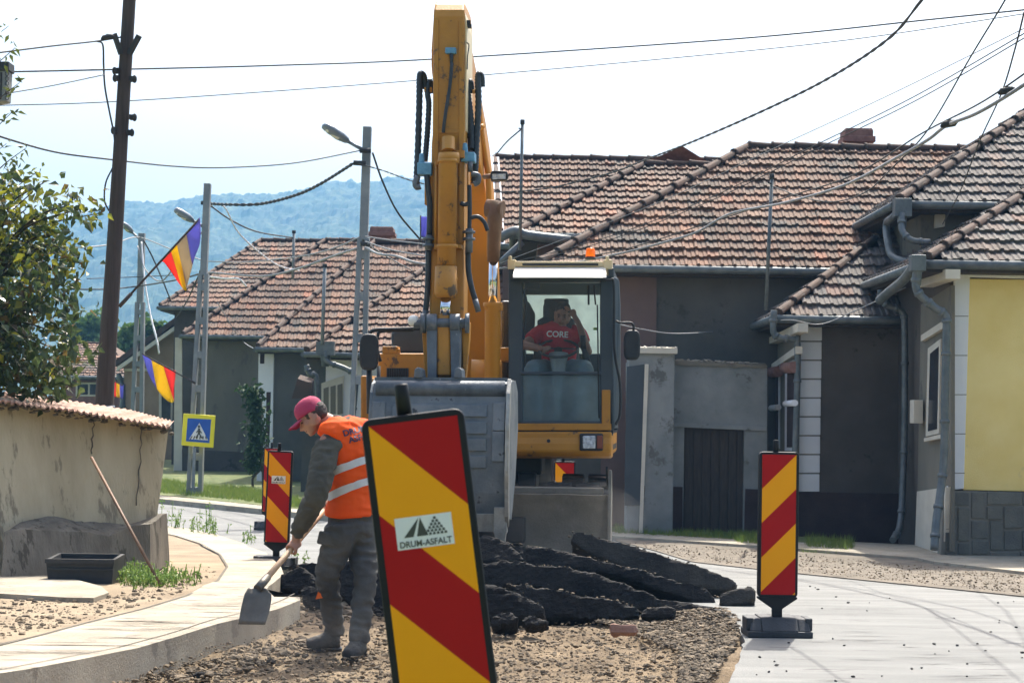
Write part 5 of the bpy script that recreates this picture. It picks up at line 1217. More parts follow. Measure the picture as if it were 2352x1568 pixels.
# ---- boom, from its foot beside the cab up and forward
def sect(b, stations, name=None):
    rs = []
    for c, w_, h_, d in stations:   # centre, width, height (perp), direction
        d = d.normalized(); s_ = LEFT; n = s_.cross(d).normalized()
        rs.append([c-s_*w_/2-n*h_/2, c+s_*w_/2-n*h_/2, c+s_*w_/2+n*h_/2, c-s_*w_/2+n*h_/2])
    rings(b, rs, True, smooth=False)
bp_ = [W(1112, 900, 19.6), W(1107, 700, 19.35), W(1088, 430, 18.9), W(1058, 250, 18.2), W(1034, 120, 17.5), W(1030, 70, 17.15)]
b = BM(); cs = curve_pts(bp_, 4); n = len(cs); st_ = []
for i, c in enumerate(cs):
    t = i/(n-1); h_ = .34+.34*math.sin(min(1, t*1.1)*math.pi*.9)
    st_.append((c, .36-.06*t, max(.24, h_), cs[min(i+1, n-1)]-cs[max(i-1, 0)]))
sect(b, st_); boom = epart('boom', b, 'cat_orange', bevel=.012)
# stick: tall box hanging in front
ST = 16.75
sp = [W(1031, 16, ST+.05), W(1031, 60, ST), W(1030, 310, ST-.02), W(1026, 560, ST-.05), W(1022, 860, ST-.1)]
b = BM()
top_ = [W(999, 13, ST+.02), W(1067, 13, ST+.02)]
def slabx(b, rows, back=.45):
    """rows: (uL, uR, v, D, thickness)"""
    rs = []
    for uL, uR, v, D, th in rows:
        a, c = W(uL, v, D), W(uR, v, D); rs.append([a, c, c-FWD*th, a-FWD*th])
    rings(b, rs, True, smooth=False)
slabx(b, [(1000, 1066, 4, ST+.22, .3), (998, 1067, 11, ST+.08, .55), (996, 1067, 23, ST+.02, .62), (995, 1068, 38, ST, .66), (994, 1068, 200, ST-.0, .62), (993, 1068, 310, ST, .52), (991, 1067, 330, ST+.02, .45), (986, 1065, 700, ST-.02, .34), (984, 1064, 880, ST-.05, .28)])
stick = epart('stick', b, 'cat_yellow', bevel=.02)
b = BM(); pxbox(b, 1009, 60, 1052, 305, ST-.0, .02); pxbox(b, 1005, 312, 1055, 320, ST-.0, .03); 
b.free(); b = BM(); slabx(b, [(1002, 1069.5, 14, ST+.2, .02), (999, 1068, 13, ST+.1, .2)]); b.free()
b = BM(); pxbox(b, 996, 45, 1007, 560, ST-.012, .02); pxbox(b, 1054, 45, 1066, 560, ST-.012, .02); pxbox(b, 1007, 298, 1054, 306, ST-.010, .02); epart('edge_flange', b, 'cat_yellow', stick, bevel=.004)
b = BM(); prism(b, [W(1068, 30, ST+.02), W(1072, 60, ST+.02), W(1071, 300, ST+.02), W(1066, 300, ST+.02)], -FWD*.5); epart('lit_side_plate', b, 'cream', stick)  # right flank of the stick; sunlight on it painted in as cream
b = BM(); pxbox(b, 1022, 109, 1047, 123, ST-.05, .06); epart('valve_block', b, 'valve_blue', stick, bevel=.008)
b = BM(); tube(b, [W(1037, 123, ST-.03), W(1037, 150, ST-.03)], [.02, .014], 8); tube(b, curve_pts([W(1038, 145, ST-.04), W(1033, 200, ST-.05), W(1022, 270, ST-.05), W(1018, 305, ST-.04)], 6), .016, 8); epart('hose', b, 'hose', stick)
b = BM()
for u, v in ((1075, 52), (1077, 61)): box(b, W(u, v, ST+.1), (.05, .06, .03)); 
tube(b, curve_pts([W(1072, 98, ST), W(1077, 105, ST), W(1074, 130, ST), W(1073, 160, ST)], 4), .006, 6); epart('lamp_bracket', b, 'cab_black', stick)
# bucket cylinder on the front of the stick
b = BM(); c0_, c1_ = W(1025, 310, ST-.1), W(1024, 372, ST-.12)
tube(b, [W(1030, 316, ST-.08), W(1030, 345, ST-.1), W(1030, 352, ST-.12)], [.06, .062, .075], 12)
tube(b, [W(1031, 352, ST-.13), W(1031, 368, ST-.13), W(1029, 372, ST-.13), W(1025, 660, ST-.15)], [.095, .1, .088, .083], 20)
for v in (370, 565, 640, 668): tube(b, [W(1026+(668-v)*.012, v-3, ST-.14), W(1026+(668-v)*.012, v+5, ST-.14)], .098, 20)
tube(b, [W(1024, 612, ST-.15), W(1024, 672, ST-.15), W(1024, 684, ST-.15)], [.1, .105, .085], 20)
pxbox(b, 1000, 368, 1010, 378, ST-.12, .12); pxbox(b, 1040, 345, 1066, 362, ST-.1, .1); pxbox(b, 997, 560, 1008, 572, ST-.1, .1); pxbox(b, 1048, 562, 1060, 570, ST-.1, .1)
cyl = epart('bucket_cylinder', b, 'cat_yellow', stick)
b = BM(); tube(b, [W(1024, 684, ST-.15), W(1022, 725, ST-.16)], .048, 16); epart('piston_rod', b, 'chrome', cyl)
b = BM(); tube(b, [W(1003, 372, ST-.06), W(1001, 560, ST-.06)], .018, 8); epart('oil_line', b, 'cat_yellow', cyl)
# linkage
b = BM()
for uL, uR in ((979, 1004), (1033, 1057)):
    slabx(b, [(uL+2, uR-3, 728, ST-.22, .12), (uL, uR, 745, ST-.24, .16), (uL+3, uR-2, 870, ST-.3, .14)]); tube(b, [W(uL, 742, ST-.2), W(uR, 742, ST-.2)], .085, 16)
tube(b, [W(950, 742, ST-.2), W(966, 742, ST-.2), W(1078, 742, ST-.2)], [.05, .045, .045], 14)
link = epart('bucket_link', b, 'steel', stick, bevel=.01)
b = BM(); slabx(b, [(1006, 1031, 722, ST-.2, .14), (1003, 1033, 745, ST-.22, .18), (1004, 1036, 862, ST-.25, .2)]); epart('rod_end', b, 'cat_yellow', stick, bevel=.015)
b = BM(); ball(b, W(950, 737, ST-.2), .055); epart('pin_cap', b, 'visor', stick)
for q_ in ((1068, 1078), (966, 978)): b = BM(); tube(b, [W(q_[0], 742, ST-.2), W(q_[1], 742, ST-.2)], .09, 16); epart('pin_boss', b, 'steel', stick)
b = BM(); prism(b, [W(968, 745, ST-.1), W(984, 745, ST-.1), W(985, 868, ST-.1), W(976, 868, ST-.1)], -FWD*.1); epart('link_plate', b, 'cat_yellow', stick, bevel=.006); b = BM(); prism(b, [W(1060, 735, ST-.1), W(1079, 740, ST-.1), W(1078, 780, ST-.1), W(1070, 868, ST-.1), W(1064, 868, ST-.1)], -FWD*.1); epart('link_plate', b, 'cat_yellow', stick, bevel=.006)
# hoses either side of the stick
for pts, r_ in (([(977, 205), (974, 178), (968, 170), (964, 180), (963, 240), (960, 340), (957, 410), (955, 428)], .03), ([(993, 215), (991, 193), (986, 190), (982, 215), (985, 240), (982, 300), (978, 350), (976, 372)], .026),
                ([(1107, 200), (1106, 178), (1102, 171), (1098, 180), (1099, 240), (1094, 330), (1092, 380), (1088, 425)], .03), ([(1083, 215), (1081, 192), (1077, 190), (1074, 210), (1080, 260), (1083, 310), (1082, 345)], .03), ([(1073, 215), (1076, 260), (1080, 320), (1082, 350)], .024)):
    b = BM(); pp = curve_pts([W(u, v, ST+.25-.1*i/len(pts)) for i, (u, v) in enumerate(pts)], 6); nn = len(pp)
    fine = []
    for p, q in zip(pp, pp[1:]): fine += [p, p.lerp(q, .5)]
    tube(b, fine, [r_*(1.12 if i % 2 else .9) for i in range(len(fine))], 10); epart('hydraulic_hose', b, 'hose', stick)
for pts in ([(980, 402), (984, 440), (987, 470), (986, 540)], [(984, 570), (983, 640), (980, 690), (977, 715)], [(1078, 425), (1079, 480), (1078, 530)], [(1075, 575), (1076, 620), (1083, 660), (1092, 690), (1098, 712)], [(1080, 500), (1098, 498), (1112, 510), (1120, 530)], [(1058, 466), (1068, 470), (1078, 466)]):
    b = BM(); pp = curve_pts([W(u, v, ST-.02) for u, v in pts], 6); tube(b, pp, .026 if len(pts) > 3 and pts[0][0] != 1080 else .02, 10); epart('hydraulic_hose', b, 'hose', stick)
for uu, vv, uu2, vv2 in ((958, 373, 991, 401), (1058, 349, 1090, 371)):
    b = BM(); pxbox(b, uu, vv, uu2, vv2, ST-.05, .16); tube(b, [W((uu+uu2)/2-6, vv+2, ST), W((uu+uu2)/2-6, vv-20, ST)], [.03, .022], 10); epart('valve_block', b, 'valve_blue', stick, bevel=.008)
for pts, r_ in (([(966, 428), (957, 430), (954, 420), (960, 405)], .028), ([(1080, 372), (1080, 395)], .022), ([(1082, 400), (1098, 403), (1098, 418), (1088, 424)], .026), ([(986, 540), (984, 575)], .032), ([(1078, 525), (1077, 580)], .034), ([(977, 712), (975, 735)], .024), ([(1091, 688), (1099, 716)], .028)):
    b = BM(); tube(b, curve_pts([W(u, v, ST-.05) for u, v in pts], 4) if len(pts) > 2 else [W(u, v, ST-.05) for u, v in pts], r_, 10)
    if pts[0][1] in (540, 525):
        for v in (pts[0][1]+8, pts[0][1]+24): tube(b, [W(pts[0][0]-1, v-3, ST-.05), W(pts[0][0]-1, v+3, ST-.05)], .058, 6)
    epart('hose_fitting', b, 'steel', stick)
b = BM(); pxbox(b, 975, 400, 996, 470, ST+.1, .1); pxbox(b, 974, 200, 992, 212, ST+.2, .05); pxbox(b, 1085, 205, 1100, 214, ST+.2, .05); pxbox(b, 1062, 300, 1076, 470, ST+.25, .15); epart('hose_bracket', b, 'cat_yellow', stick, bevel=.006)
# boom side pipe, work lamp, lift cylinder
b = BM(); tube(b, curve_pts([W(1099, 235, 18.2), W(1104, 290, 18.4), W(1114, 360, 18.5), W(1121, 400, 18.5), W(1123, 470, 18.5), W(1124, 590, 18.6)], 5), .03, 8); tube(b, [W(1099, 290, 18.3), W(1103, 298, 18.3)], .055, 10); tube(b, curve_pts([W(1145, 745, 18.6), W(1135, 790, 18.5), W(1122, 815, 18.5), W(1118, 860, 18.5)], 5), .02, 8); epart('boom_pipe', b, 'cat_orange', boom)
b = BM(); prism(b, [W(1126, 395, 17.9), W(1134, 391, 17.9), W(1165, 393, 17.9), W(1168, 404, 17.9), W(1164, 414, 17.9), W(1128, 415, 17.9)], (0, .12, 0)); wl = epart('work_lamp', b, 'cab_black', boom, bevel=.012)
b = BM(); prism(b, [W(1131, 400, 17.885), W(1162, 399, 17.885), W(1161, 411, 17.885), W(1131, 412, 17.885)], (0, .02, 0)); epart('lamp_glass', b, 'lens', wl)
b = BM(); tube(b, [W(1112, 406, 18.1), W(1130, 405, 18.0)], .025, 8); epart('lamp_stem', b, 'cyl_rust', wl)
b = BM(); tube(b, [W(1138, 462, 18.1), W(1137, 500, 18.1), W(1133, 600, 18.2)], [.075, .075, .06], 16); tube(b, [W(1118, 478, 18.15), W(1155, 482, 18.1)], .09, 14); lc = epart('cylinder_eye', b, 'cyl_rust', boom)
b = BM(); tube(b, [W(1133, 598, 18.2), W(1132, 700, 18.25)], .045, 16); epart('lift_piston', b, 'chrome', boom)
b = BM(); tube(b, [W(1132, 695, 18.25), W(1132, 703, 18.25), W(1132, 705, 18.25), W(1131, 905, 18.4)], [.095, .095, .08, .08], 20); pxbox(b, 1112, 698, 1152, 712, 18.2, .14); epart('lift_cylinder', b, 'cat_orange', boom, bevel=.004)
b = BM(); tube(b, [W(1082, 860, 18.9), W(1150, 862, 18.9)], .16, 18); epart('boom_foot', b, 'cat_orange', boom)

# ---- bucket
BD = 16.2; bc = W(1013, 870, BD); bl, br = W(860, 870, BD), W(1166, 872, BD); BX = (br-bl).normalized(); BW = (br-bl).length
def bprof(pr, t, o=0): return [bl+BX*(BW*t+o)+FWD*a+V((0, 0, -c)) for a, c in pr]
s_ = 1/S(BD)
prof_o = [(-.75, .10), (-.5, .0), (-.15, -.0), (-.02, .04), (.05, .12), (.10, .28), (.13, .5), (.13, .75), (.09, 1.0), (.02, 1.22)]
prof_i = [(a-.045, c+.02) for a, c in prof_o[::-1]]
prof_i[-1] = (-.76, .14)
b = BM(); rings(b, [bprof(prof_o+prof_i, k/10) for k in range(11)], True, smooth=False); bk = epart('bucket', b, 'bucket', bevel=.006)
for t, o in ((0, -.03), (1, 0)):
    b = BM(); pr = prof_o+[(-.25, 1.25), (-.6, .9), (-.82, .45)]; P = bprof(pr, t, o); prism(b, P, BX*.03); epart('side_wall', b, 'bucket', bk, bevel=.004)
b = BM(); P = [bl+BX*(BW+.0)+FWD*a+V((0, 0, -c)) for a, c in ((.02, -.01), (.12, .12), (.18, .4), (.19, .8), (.12, 1.2), (.05, 1.3), (.02, 1.2), (.10, .8), (.09, .4), (.0, .1))]; prism(b, P, BX*.035); epart('side_cutter', b, 'worn_edge', bk, bevel=.004)
b = BM(); tube(b, [bl+BX*.02+FWD*.02+V((0, 0, -.085)), bl+BX*(BW-.02)+FWD*.02+V((0, 0, -.085))], .075, 18); beam(b, bl+FWD*-.02+V((0, 0, .0)), br+FWD*-.02+V((0, 0, .0)), .05, .035, V((0, 0, 1))); epart('top_tube', b, 'steel', bk)
b = BM()
def wear(t0, t1, c0, c1, out=.022):
    def fa(c):
        for (a, d), (a2, d2) in zip(prof_o[2:], prof_o[3:]):
            if c <= d2: return a+(a2-a)*(c-d)/max(1e-6, d2-d)
        return prof_o[-1][0]
    P = [bl+BX*BW*t+FWD*(fa(c)+out)+V((0, 0, -c)) for t, c in ((t0, c0), (t1, c0), (t1, c1), (t0, c1))]; prism(b, P, -FWD*.05)
for c0 in (.22, .37, .52, .67): wear(.15, .86, c0, c0+.11); 
for t0, t1 in ((0.0, .1), (.9, .995)): wear(t0, t1, .20, .45, .03); wear(t0, t1, .455, .72, .03)
wear(.10, .22, .8, .93, .02); wear(.3, .42, .8, .93, .02); wear(.55, .68, .8, .93, .02)
epart('wear_strip', b, 'bucket', bk, bevel=.008, label='blue-grey welded wear strips')
b = BM(); P0 = bprof([(.02, 1.18), (.06, 1.18), (.03, 1.34), (.0, 1.34)], 0); P1 = bprof([(.02, 1.18), (.06, 1.18), (.03, 1.34), (.0, 1.34)], 1); rings(b, [P0, P1], True, smooth=False); epart('cutting_lip', b, 'worn_edge', bk, bevel=.004)
for k in range(5):
    t = .035+k*.2325; q = bl+BX*BW*t+FWD*.03; b = BM()
    rs = [[q+BX*(sx*w_)+FWD*(a+sy*h_)+V((0, 0, -c)) for sx, sy in ((-1, -1), (1, -1), (1, 1), (-1, 1))] for c, w_, h_, a in ((1.12, .055, .05, .02), (1.34, .06, .045, .0), (1.36, .05, .04, .0), (1.56, .03, .02, -.02), (1.60, .02, .012, -.02))]
    rings(b, rs, True, smooth=False); epart('tooth', b, 'worn_edge', bk, bevel=.006)
for u in (958, 1050):
    b = BM(); prism(b, [W(u-8, 868, BD-.02), W(u-6, 848, BD-.02), W(u+2, 842, BD-.02), W(u+10, 848, BD-.02), W(u+12, 868, BD-.02)], -FWD*.25); epart('hinge_ear', b, 'steel', bk, bevel=.01)
# ============================================================ people
from mathutils.bvhtree import BVHTree
def ering(c, a, b_, s, up, n=20, pw=1.):
    s = s.normalized(); t = up.cross(s).normalized(); s = t.cross(up).normalized() if abs(s.dot(up.normalized())) > .01 else s
    out = []
    for k in range(n):
        x = math.cos(2*math.pi*k/n); y = math.sin(2*math.pi*k/n)
        out.append(c+s*a*math.copysign(abs(x)**pw, x)+t*b_*math.copysign(abs(y)**pw, y))
    return out
def loft(bm, st, s, ups=None, scale=1., add=0., n=20, pw=.9):
    rs = []
    for i, (c, a, b_) in enumerate(st):
        d = st[min(i+1, len(st)-1)][0]-st[max(i-1, 0)][0]; rs.append(ering(c, a*scale+add, b_*scale+add, s, d.normalized(), n, pw))
    rings(bm, rs, True)
def seg(bm, pts, rad, n=12, flat=1.): tube(bm, curve_pts(pts, 4), interp(rad, 4), n, flat=flat)
def interp(r, n):
    out = []
    for a, c in zip(r, r[1:]): out += [a+(c-a)*k/n for k in range(n)]
    return out+[r[-1]]
def head(bm, C, F_, Lf, U_, k=1.):
    M3 = Matrix((F_, Lf, U_)).transposed(); P = lambda f, l, u: C+(F_*f+Lf*l+U_*u)*k
    e = lambda f, l, u, a, b_, c: ball(bm, P(f, l, u), (a*k, b_*k, c*k), M3, 20)
    e(-.015, 0, .03, .100, .076, .092); e(.035, 0, -.035, .062, .062, .075); e(.055, 0, -.085, .036, .042, .03); e(.075, 0, -.1, .018, .022, .016)
    e(.075, 0, .018, .02, .05, .014)                      # brow
    for s in (-1, 1): e(.062, s*.034, -.03, .024, .022, .022); e(.0, s*.062, -.05, .045, .018, .04)
    tube(bm, [P(.085, 0, .01), P(.104, 0, -.02), P(.118, 0, -.036), P(.095, 0, -.045)], [.009*k, .012*k, .014*k, .012*k], 10)
    e(.097, .011, -.04, .012, .009, .009); e(.097, -.011, -.04, .012, .009, .009)
    e(.088, 0, -.066, .013, .024, .006); e(.085, 0, -.075, .014, .021, .007)
    for s in (-1, 1):
        rs = []
        tube(bm, [P(-.008+.026*math.cos(a*.55), s*(.079+.006*math.sin(a)), -.012+.034*math.sin(a*.55)) for a in range(12)], .007*k, 6)
        e(-.008, s*.076, -.012, .02, .007, .028)
def face_bits(root, body, C, F_, Lf, U_, k=1.):
    P = lambda f, l, u: C+(F_*f+Lf*l+U_*u)*k; M3 = Matrix((F_, Lf, U_)).transposed()
    b = BM()
    for s in (-1, 1): ball(b, P(.084, s*.031, -.004), (.008*k, .012*k, .006*k), M3, 10)
    obj('eyes', b, 'boot', root); b = BM()
    for s in (-1, 1): tube(b, [P(.088, s*.014, .016), P(.094, s*.032, .021), P(.082, s*.05, .014)], [.003*k, .005*k, .003*k], 6)
    obj('eyebrows', b, 'hair', root); b = BM(); tube(b, [P(.091, -.022, -.070), P(.1005, 0, -.0705), P(.091, .022, -.070)], .0022*k, 6); obj('mouth', b, 'plinth_red', root)
def grip(bm, c, axis, palm, k=1., thumb=1, r=.02):
    """hand closed round a bar through c along axis; palm: direction from the bar to the back of the hand"""
    axis = axis.normalized(); palm = (palm-axis*palm.dot(axis)).normalized(); side = axis.cross(palm).normalized()
    M3 = Matrix((side, axis, palm)).transposed()
    ball(bm, c+palm*(r+.012)*k+side*.012*k, (.040*k, .042*k, .018*k), M3, 14)
    for i in range(4):
        o = axis*(i-1.5)*.0205*k; ln = (.92, 1., .96, .8)[i]; pts = []
        for j, a in enumerate((35, 75, 120, 170, 215)):
            a = R(a*ln)*1.; rr = (r+.011)*k; pts.append(c+o+palm*rr*math.cos(a-.35)-side*rr*math.sin(a-.35)*1.15)
        seg(bm, pts, [.0105*k, .0102*k, .0096*k, .009*k, .0075*k], 8)
    tp = [c+axis*-.03*thumb*k+palm*(r+.01)*k+side*.03*k, c+axis*-.046*thumb*k+side*(r+.02)*k, c+axis*-.04*thumb*k+side*(r+.008)*k-palm*.015*k, c+axis*-.028*thumb*k-palm*(r+.01)*k+side*.004*k]
    seg(bm, tp, [.014*k, .0125*k, .011*k, .009*k], 8)
# ---------------- the worker with the shovel
wk = thing('person', 'road worker in an orange vest, red cap and grey trousers, digging with a shovel', 'person', G(790, 1485, -.1))
N_ = lambda *a: V(a).normalized()
Lsh, Rsh = W(750, 1020, 12.48), W(856, 1004, 12.86)
sax = (Rsh-Lsh).normalized(); sax = V((sax.x, sax.y, .02)).normalized()
T_ = [(W(812, 1216, 12.72), .150, .125), (W(808, 1185, 12.7), .17, .135), (W(808, 1135, 12.68), .155, .118), (W(807, 1085, 12.67), .165, .125), (W(802, 1040, 12.66), .19, .135), (W(797, 1010, 12.65), .19, .125), (W(789, 987, 12.65), .145, .10), (W(779, 972, 12.64), .085, .072)]
Fh, Uh = N_(-.80, -.16, -.58), None
Lh = V((-.12, -1, .1)); Lh = (Lh-Fh*Lh.dot(Fh)).normalized(); Uh = Fh.cross(Lh).normalized(); Ch = W(716, 957, 12.6)
shaft0, shaft1 = W(598, 1344, 12.15), W(772, 1140, 13.05)
hdir = (shaft1-shaft0).normalized(); lh = shaft0+hdir*((W(709, 1217, 12.4)-shaft0).dot(hdir)); rh = shaft1-hdir*.12
elb = W(731, 1132, 12.36); wri = lh+V((.02, -.03, .085))
relb = W(842, 1120, 13.05); rwri = rh+V((.05, .05, .06))
hipL, kneL, ankL = W(783, 1225, 12.6), W(752, 1318, 12.62), W(768, 1446, 12.83)
hipR, kneR, ankR = W(832, 1225, 12.75), W(838, 1328, 12.62), W(826, 1462, 12.55)
b = BM(); loft(b, T_, sax, scale=.9)
seg(b, [W(784, 985, 12.65), W(762, 972, 12.63), W(738, 962, 12.62)], [.07, .058, .058], 14)
head(b, Ch, Fh, Lh, Uh, .96)
seg(b, [Lsh+V((.04, .03, 0)), Lsh, elb, wri], [.06, .062, .046, .03], 12); seg(b, [Rsh-V((.04, 0, 0)), Rsh, relb, rwri], [.06, .062, .046, .03], 12)
seg(b, [wri, lh+V((.02, -.02, .03))], [.029, .03], 10); seg(b, [rwri, rh+V((.03, .02, .02))], [.029, .03], 10)
grip(b, lh, hdir, V((-.1, -1, .35)), 1.08, 1, .017); grip(b, rh, hdir, V((.3, .3, 1)), 1.05, 1, .017)
for h_, k_, a_ in ((hipL, kneL, ankL), (hipR, kneR, ankR)): seg(b, [h_, h_.lerp(k_, .5), k_, k_.lerp(a_, .4), a_], [.085, .075, .055, .052, .036], 12)
fl = [(ankL, N_(-.93, -.1, 0)), (ankR, N_(-.35, -.85, 0))]
for a_, d in fl: seg(b, [a_+V((0, 0, .02)), a_+V((0, 0, -.06))+d*.04, a_+V((0, 0, -.08))+d*.14], [.037, .042, .03], 12)
body = obj('body', fuse(b, .0075, 2), 'skin', wk)
face_bits(wk, body, Ch, Fh, Lh, Uh, .96)
# jacket
b = BM(); loft(b, T_, sax, scale=.96, add=.002)
seg(b, [Lsh+V((.07, .04, .01)), Lsh+V((0, 0, -.03)), Lsh.lerp(elb, .45)+V((-.0, 0, 0)), elb+V((-.005, 0, .02)), elb.lerp(wri, .35), elb.lerp(wri, .75), wri+V((0, 0, .0))], [.08, .088, .088, .08, .072, .06, .046], 16)
seg(b, [Rsh-V((.07, 0, 0)), Rsh, Rsh.lerp(relb, .5), relb, relb.lerp(rwri, .6), rwri], [.09, .095, .085, .075, .062, .044], 16)
tube(b, [W(783, 984, 12.65), W(766, 976, 12.64), W(757, 970, 12.64)], [(.088, .078), (.072, .072), (.068, .068)], 16)
obj('jacket', fuse(b, .011, 2, .008, 11), 'jacket', wk)
# vest
VT = [(c, a+.020, d+.020) for c, a, d in T_[1:7]]; VT[0] = (VT[0][0]+V((0, 0, .02)), VT[0][1]+.01, VT[0][2]+.01); VT[-1] = (T_[6][0]+V((0, 0, .008)), .155, .105); VT.append((W(781, 974, 12.64), .1, .082))
b = BM(); loft(b, VT, sax)
seg(b, [W(786, 990, 12.6), W(768, 991, 12.54), W(758, 1000, 12.51), W(754, 1005, 12.5)], [.10, .10, .098, .09], 16)
seg(b, [W(790, 990, 12.7), W(820, 990, 12.78), W(850, 1002, 12.84)], [.10, .10, .10], 16)
vest_me = fuse(b, .011, 3, .006, 9); bvh = BVHTree.FromPolygons([v.co for v in vest_me.vertices], [p.vertices[:] for p in vest_me.polygons])
vest = obj('vest', vest_me, 'vest', wk)
b = BM(); up_ = N_(-.42, .1, 1)
for u, v in ((807, 1072), (810, 1122)):
    c = W(u, v, 12.675); wf = .186 if v < 1100 else .18; df = .15 if v < 1100 else .143
    rs = []
    for o in (-.026, .026): rs.append(ering(c+up_*o, wf, df, sax, up_, 40, .9))
    for r_ in rs:   # snap to the cloth
        for i, p in enumerate(r_):
            h_ = bvh.find_nearest(p)
            if h_[0] is not None: r_[i] = h_[0]+(p-c).normalized()*.009
    rs2 = [[p-(p-c).normalized()*.004 for p in r_] for r_ in rs]
    v1 = [[b.verts.new(p) for p in r_] for r_ in rs]
    for i in range(40): j = (i+1) % 40; b.faces.new((v1[0][i], v1[0][j], v1[1][j], v1[1][i])).smooth = True
obj('reflective_stripes', b, 'reflective', vest)
def wrap_text(root, s, u, v, D, size, ang, m, bv, out=.003, bold=.001, name='lettering', xs=1.):
    me = text_mesh(s, size, bold, 0.); b = BM(); b.from_mesh(me); bpy.data.meshes.remove(me)
    bmesh.ops.triangulate(b, faces=b.faces[:])
    bmesh.ops.subdivide_edges(b, edges=[e for e in b.edges if e.calc_length() > size*.25], cuts=2); bmesh.ops.triangulate(b, faces=b.faces[:])
    c = W(u, v, D); o = V((0, 0, CAMH))
    for q in b.verts:
        x, y = q.co.x*xs, q.co.y; xr = x*math.cos(ang)-y*math.sin(ang); yr = x*math.sin(ang)+y*math.cos(ang)
        p = c+V((xr, 0, yr)); d = (p-o).normalized(); h_ = bv.ray_cast(o, d)
        q.co = (h_[0] if h_[0] is not None else p)-d*out
    return obj(name, b, m, root, recalc=False)
wrap_text(vest, 'DRUM', 815, 989, 12.5, .058, R(16), 'ink_navy', bvh, .008, .0018); wrap_text(vest, 'ASFALT', 833, 1003, 12.5, .058, R(16), 'ink_navy', bvh, .008, .0018)
# trousers
b = BM(); loft(b, [(W(809, 1150, 12.69), .150, .115), (W(808, 1185, 12.7), .172, .138), (W(810, 1225, 12.7), .172, .145), (W(810, 1250, 12.68), .13, .12)], sax)
for h_, k_, a_ in ((hipL, kneL, ankL), (hipR, kneR, ankR)):
    seg(b, [h_+V((0, 0, .06)), h_, h_.lerp(k_, .5), k_, k_.lerp(a_, .35), k_.lerp(a_, .75), a_+V((0, 0, .01)), a_-V((0, 0, .035))], [.11, .112, .098, .080, .077, .068, .067, .064], 18)
tr_me = fuse(b, .011, 2, .011, 8); bvt = BVHTree.FromPolygons([v.co for v in tr_me.vertices], [p.vertices[:] for p in tr_me.polygons]); trs = obj('trousers', tr_me, 'trousers', wk)
b = BM(); p = W(755, 1238, 12.3); h_ = bvt.ray_cast(V((0, 0, CAMH)), (p-V((0, 0, CAMH))).normalized())[0] or p; box(b, h_, (.15, .03, .09), Matrix.Rotation(R(12), 3, 'Y')); obj('cargo_pocket', b, 'trousers', trs, bevel=.012)
b = BM(); p = W(735, 1362, 12.3); h_ = bvt.ray_cast(V((0, 0, CAMH)), (p-V((0, 0, CAMH))).normalized())[0] or p; prism(b, [h_+V((-.03, -.004, -.04)), h_+V((.02, -.004, -.03)), h_+V((.0, -.004, .05))], (0, .02, 0)); obj('orange_patch', b, 'orange_patch', trs)
# boots
for a_, d in fl:
    b = BM(); z = V((0, 0, 1)); seg(b, [a_+z*.06, a_-z*.02+d*.01, a_-z*.075+d*.05, a_-z*.095+d*.13, a_-z*.102+d*.19], [.056, .058, .062, .054, .038], 14)
    seg(b, [a_-z*.085-d*.04, a_-z*.095+d*.05], [.045, .045], 12); bt_ = obj('boot', fuse(b, .009, 3, .003, 30), 'boot', wk); b = BM(); tube(b, [a_-z*.128-d*.055, a_-z*.128+d*.06, a_-z*.13+d*.2], [(.05, .014), (.052, .014), (.04, .012)], 14); obj('sole', b, 'rubber', bt_)
# hair and cap
P = lambda f, l, u: Ch+(Fh*f+Lh*l+Uh*u)*.96; M3 = Matrix((Fh, Lh, Uh)).transposed()
b = BM(); ball(b, P(-.03, 0, .018), (.095, .082, .085), M3, 20); ball(b, P(-.06, 0, -.03), (.05, .066, .04), M3, 14)
for s in (-1, 1): tube(b, [P(.02, s*.07, .02), P(.022, s*.068, -.02)], [.014, .008], 8)
obj('hair', fuse(b, .009, 1, .003, 60), 'hair', wk)
b = BM(); n = 28
def capz(f): return .028+(.0 if f > 0 else .18*f)
rs = []
for k, (sc, h_) in enumerate(((1.0, 0), (1.02, .02), (.98, .05), (.86, .078), (.62, .100), (.3, .111), (.02, .113))):
    rs.append([P(-.012+.108*sc*math.cos(a), .089*sc*math.sin(a), .030+h_+(.0 if k > 1 else -.035*(1-math.cos(a))*.5)) for a in [2*math.pi*i/n for i in range(n)]])
rings(b, rs, True); cp_ = obj('cap', b, 'cap_red', wk)
b = BM(); g = []
for i in range(9):
    s = -1+i/4; r_ = []
    for j in range(6):
        t = j/5; y = s*.068*(1-.35*t*t); f = .072+.098*t*math.sqrt(max(0, 1-s*s*.55))+.02*(1-s*s); u_ = .030-.012*t-.022*s*s
        r_.append(b.verts.new(P(f, y, u_)))
    g.append(r_)
for i in range(8):
    for j in range(5): b.faces.new((g[i][j], g[i+1][j], g[i+1][j+1], g[i][j+1])).smooth = True
o = obj('brim', b, 'cap_red', cp_); md = o.modifiers.new('s', 'SOLIDIFY'); md.thickness = .006; md.offset = 0
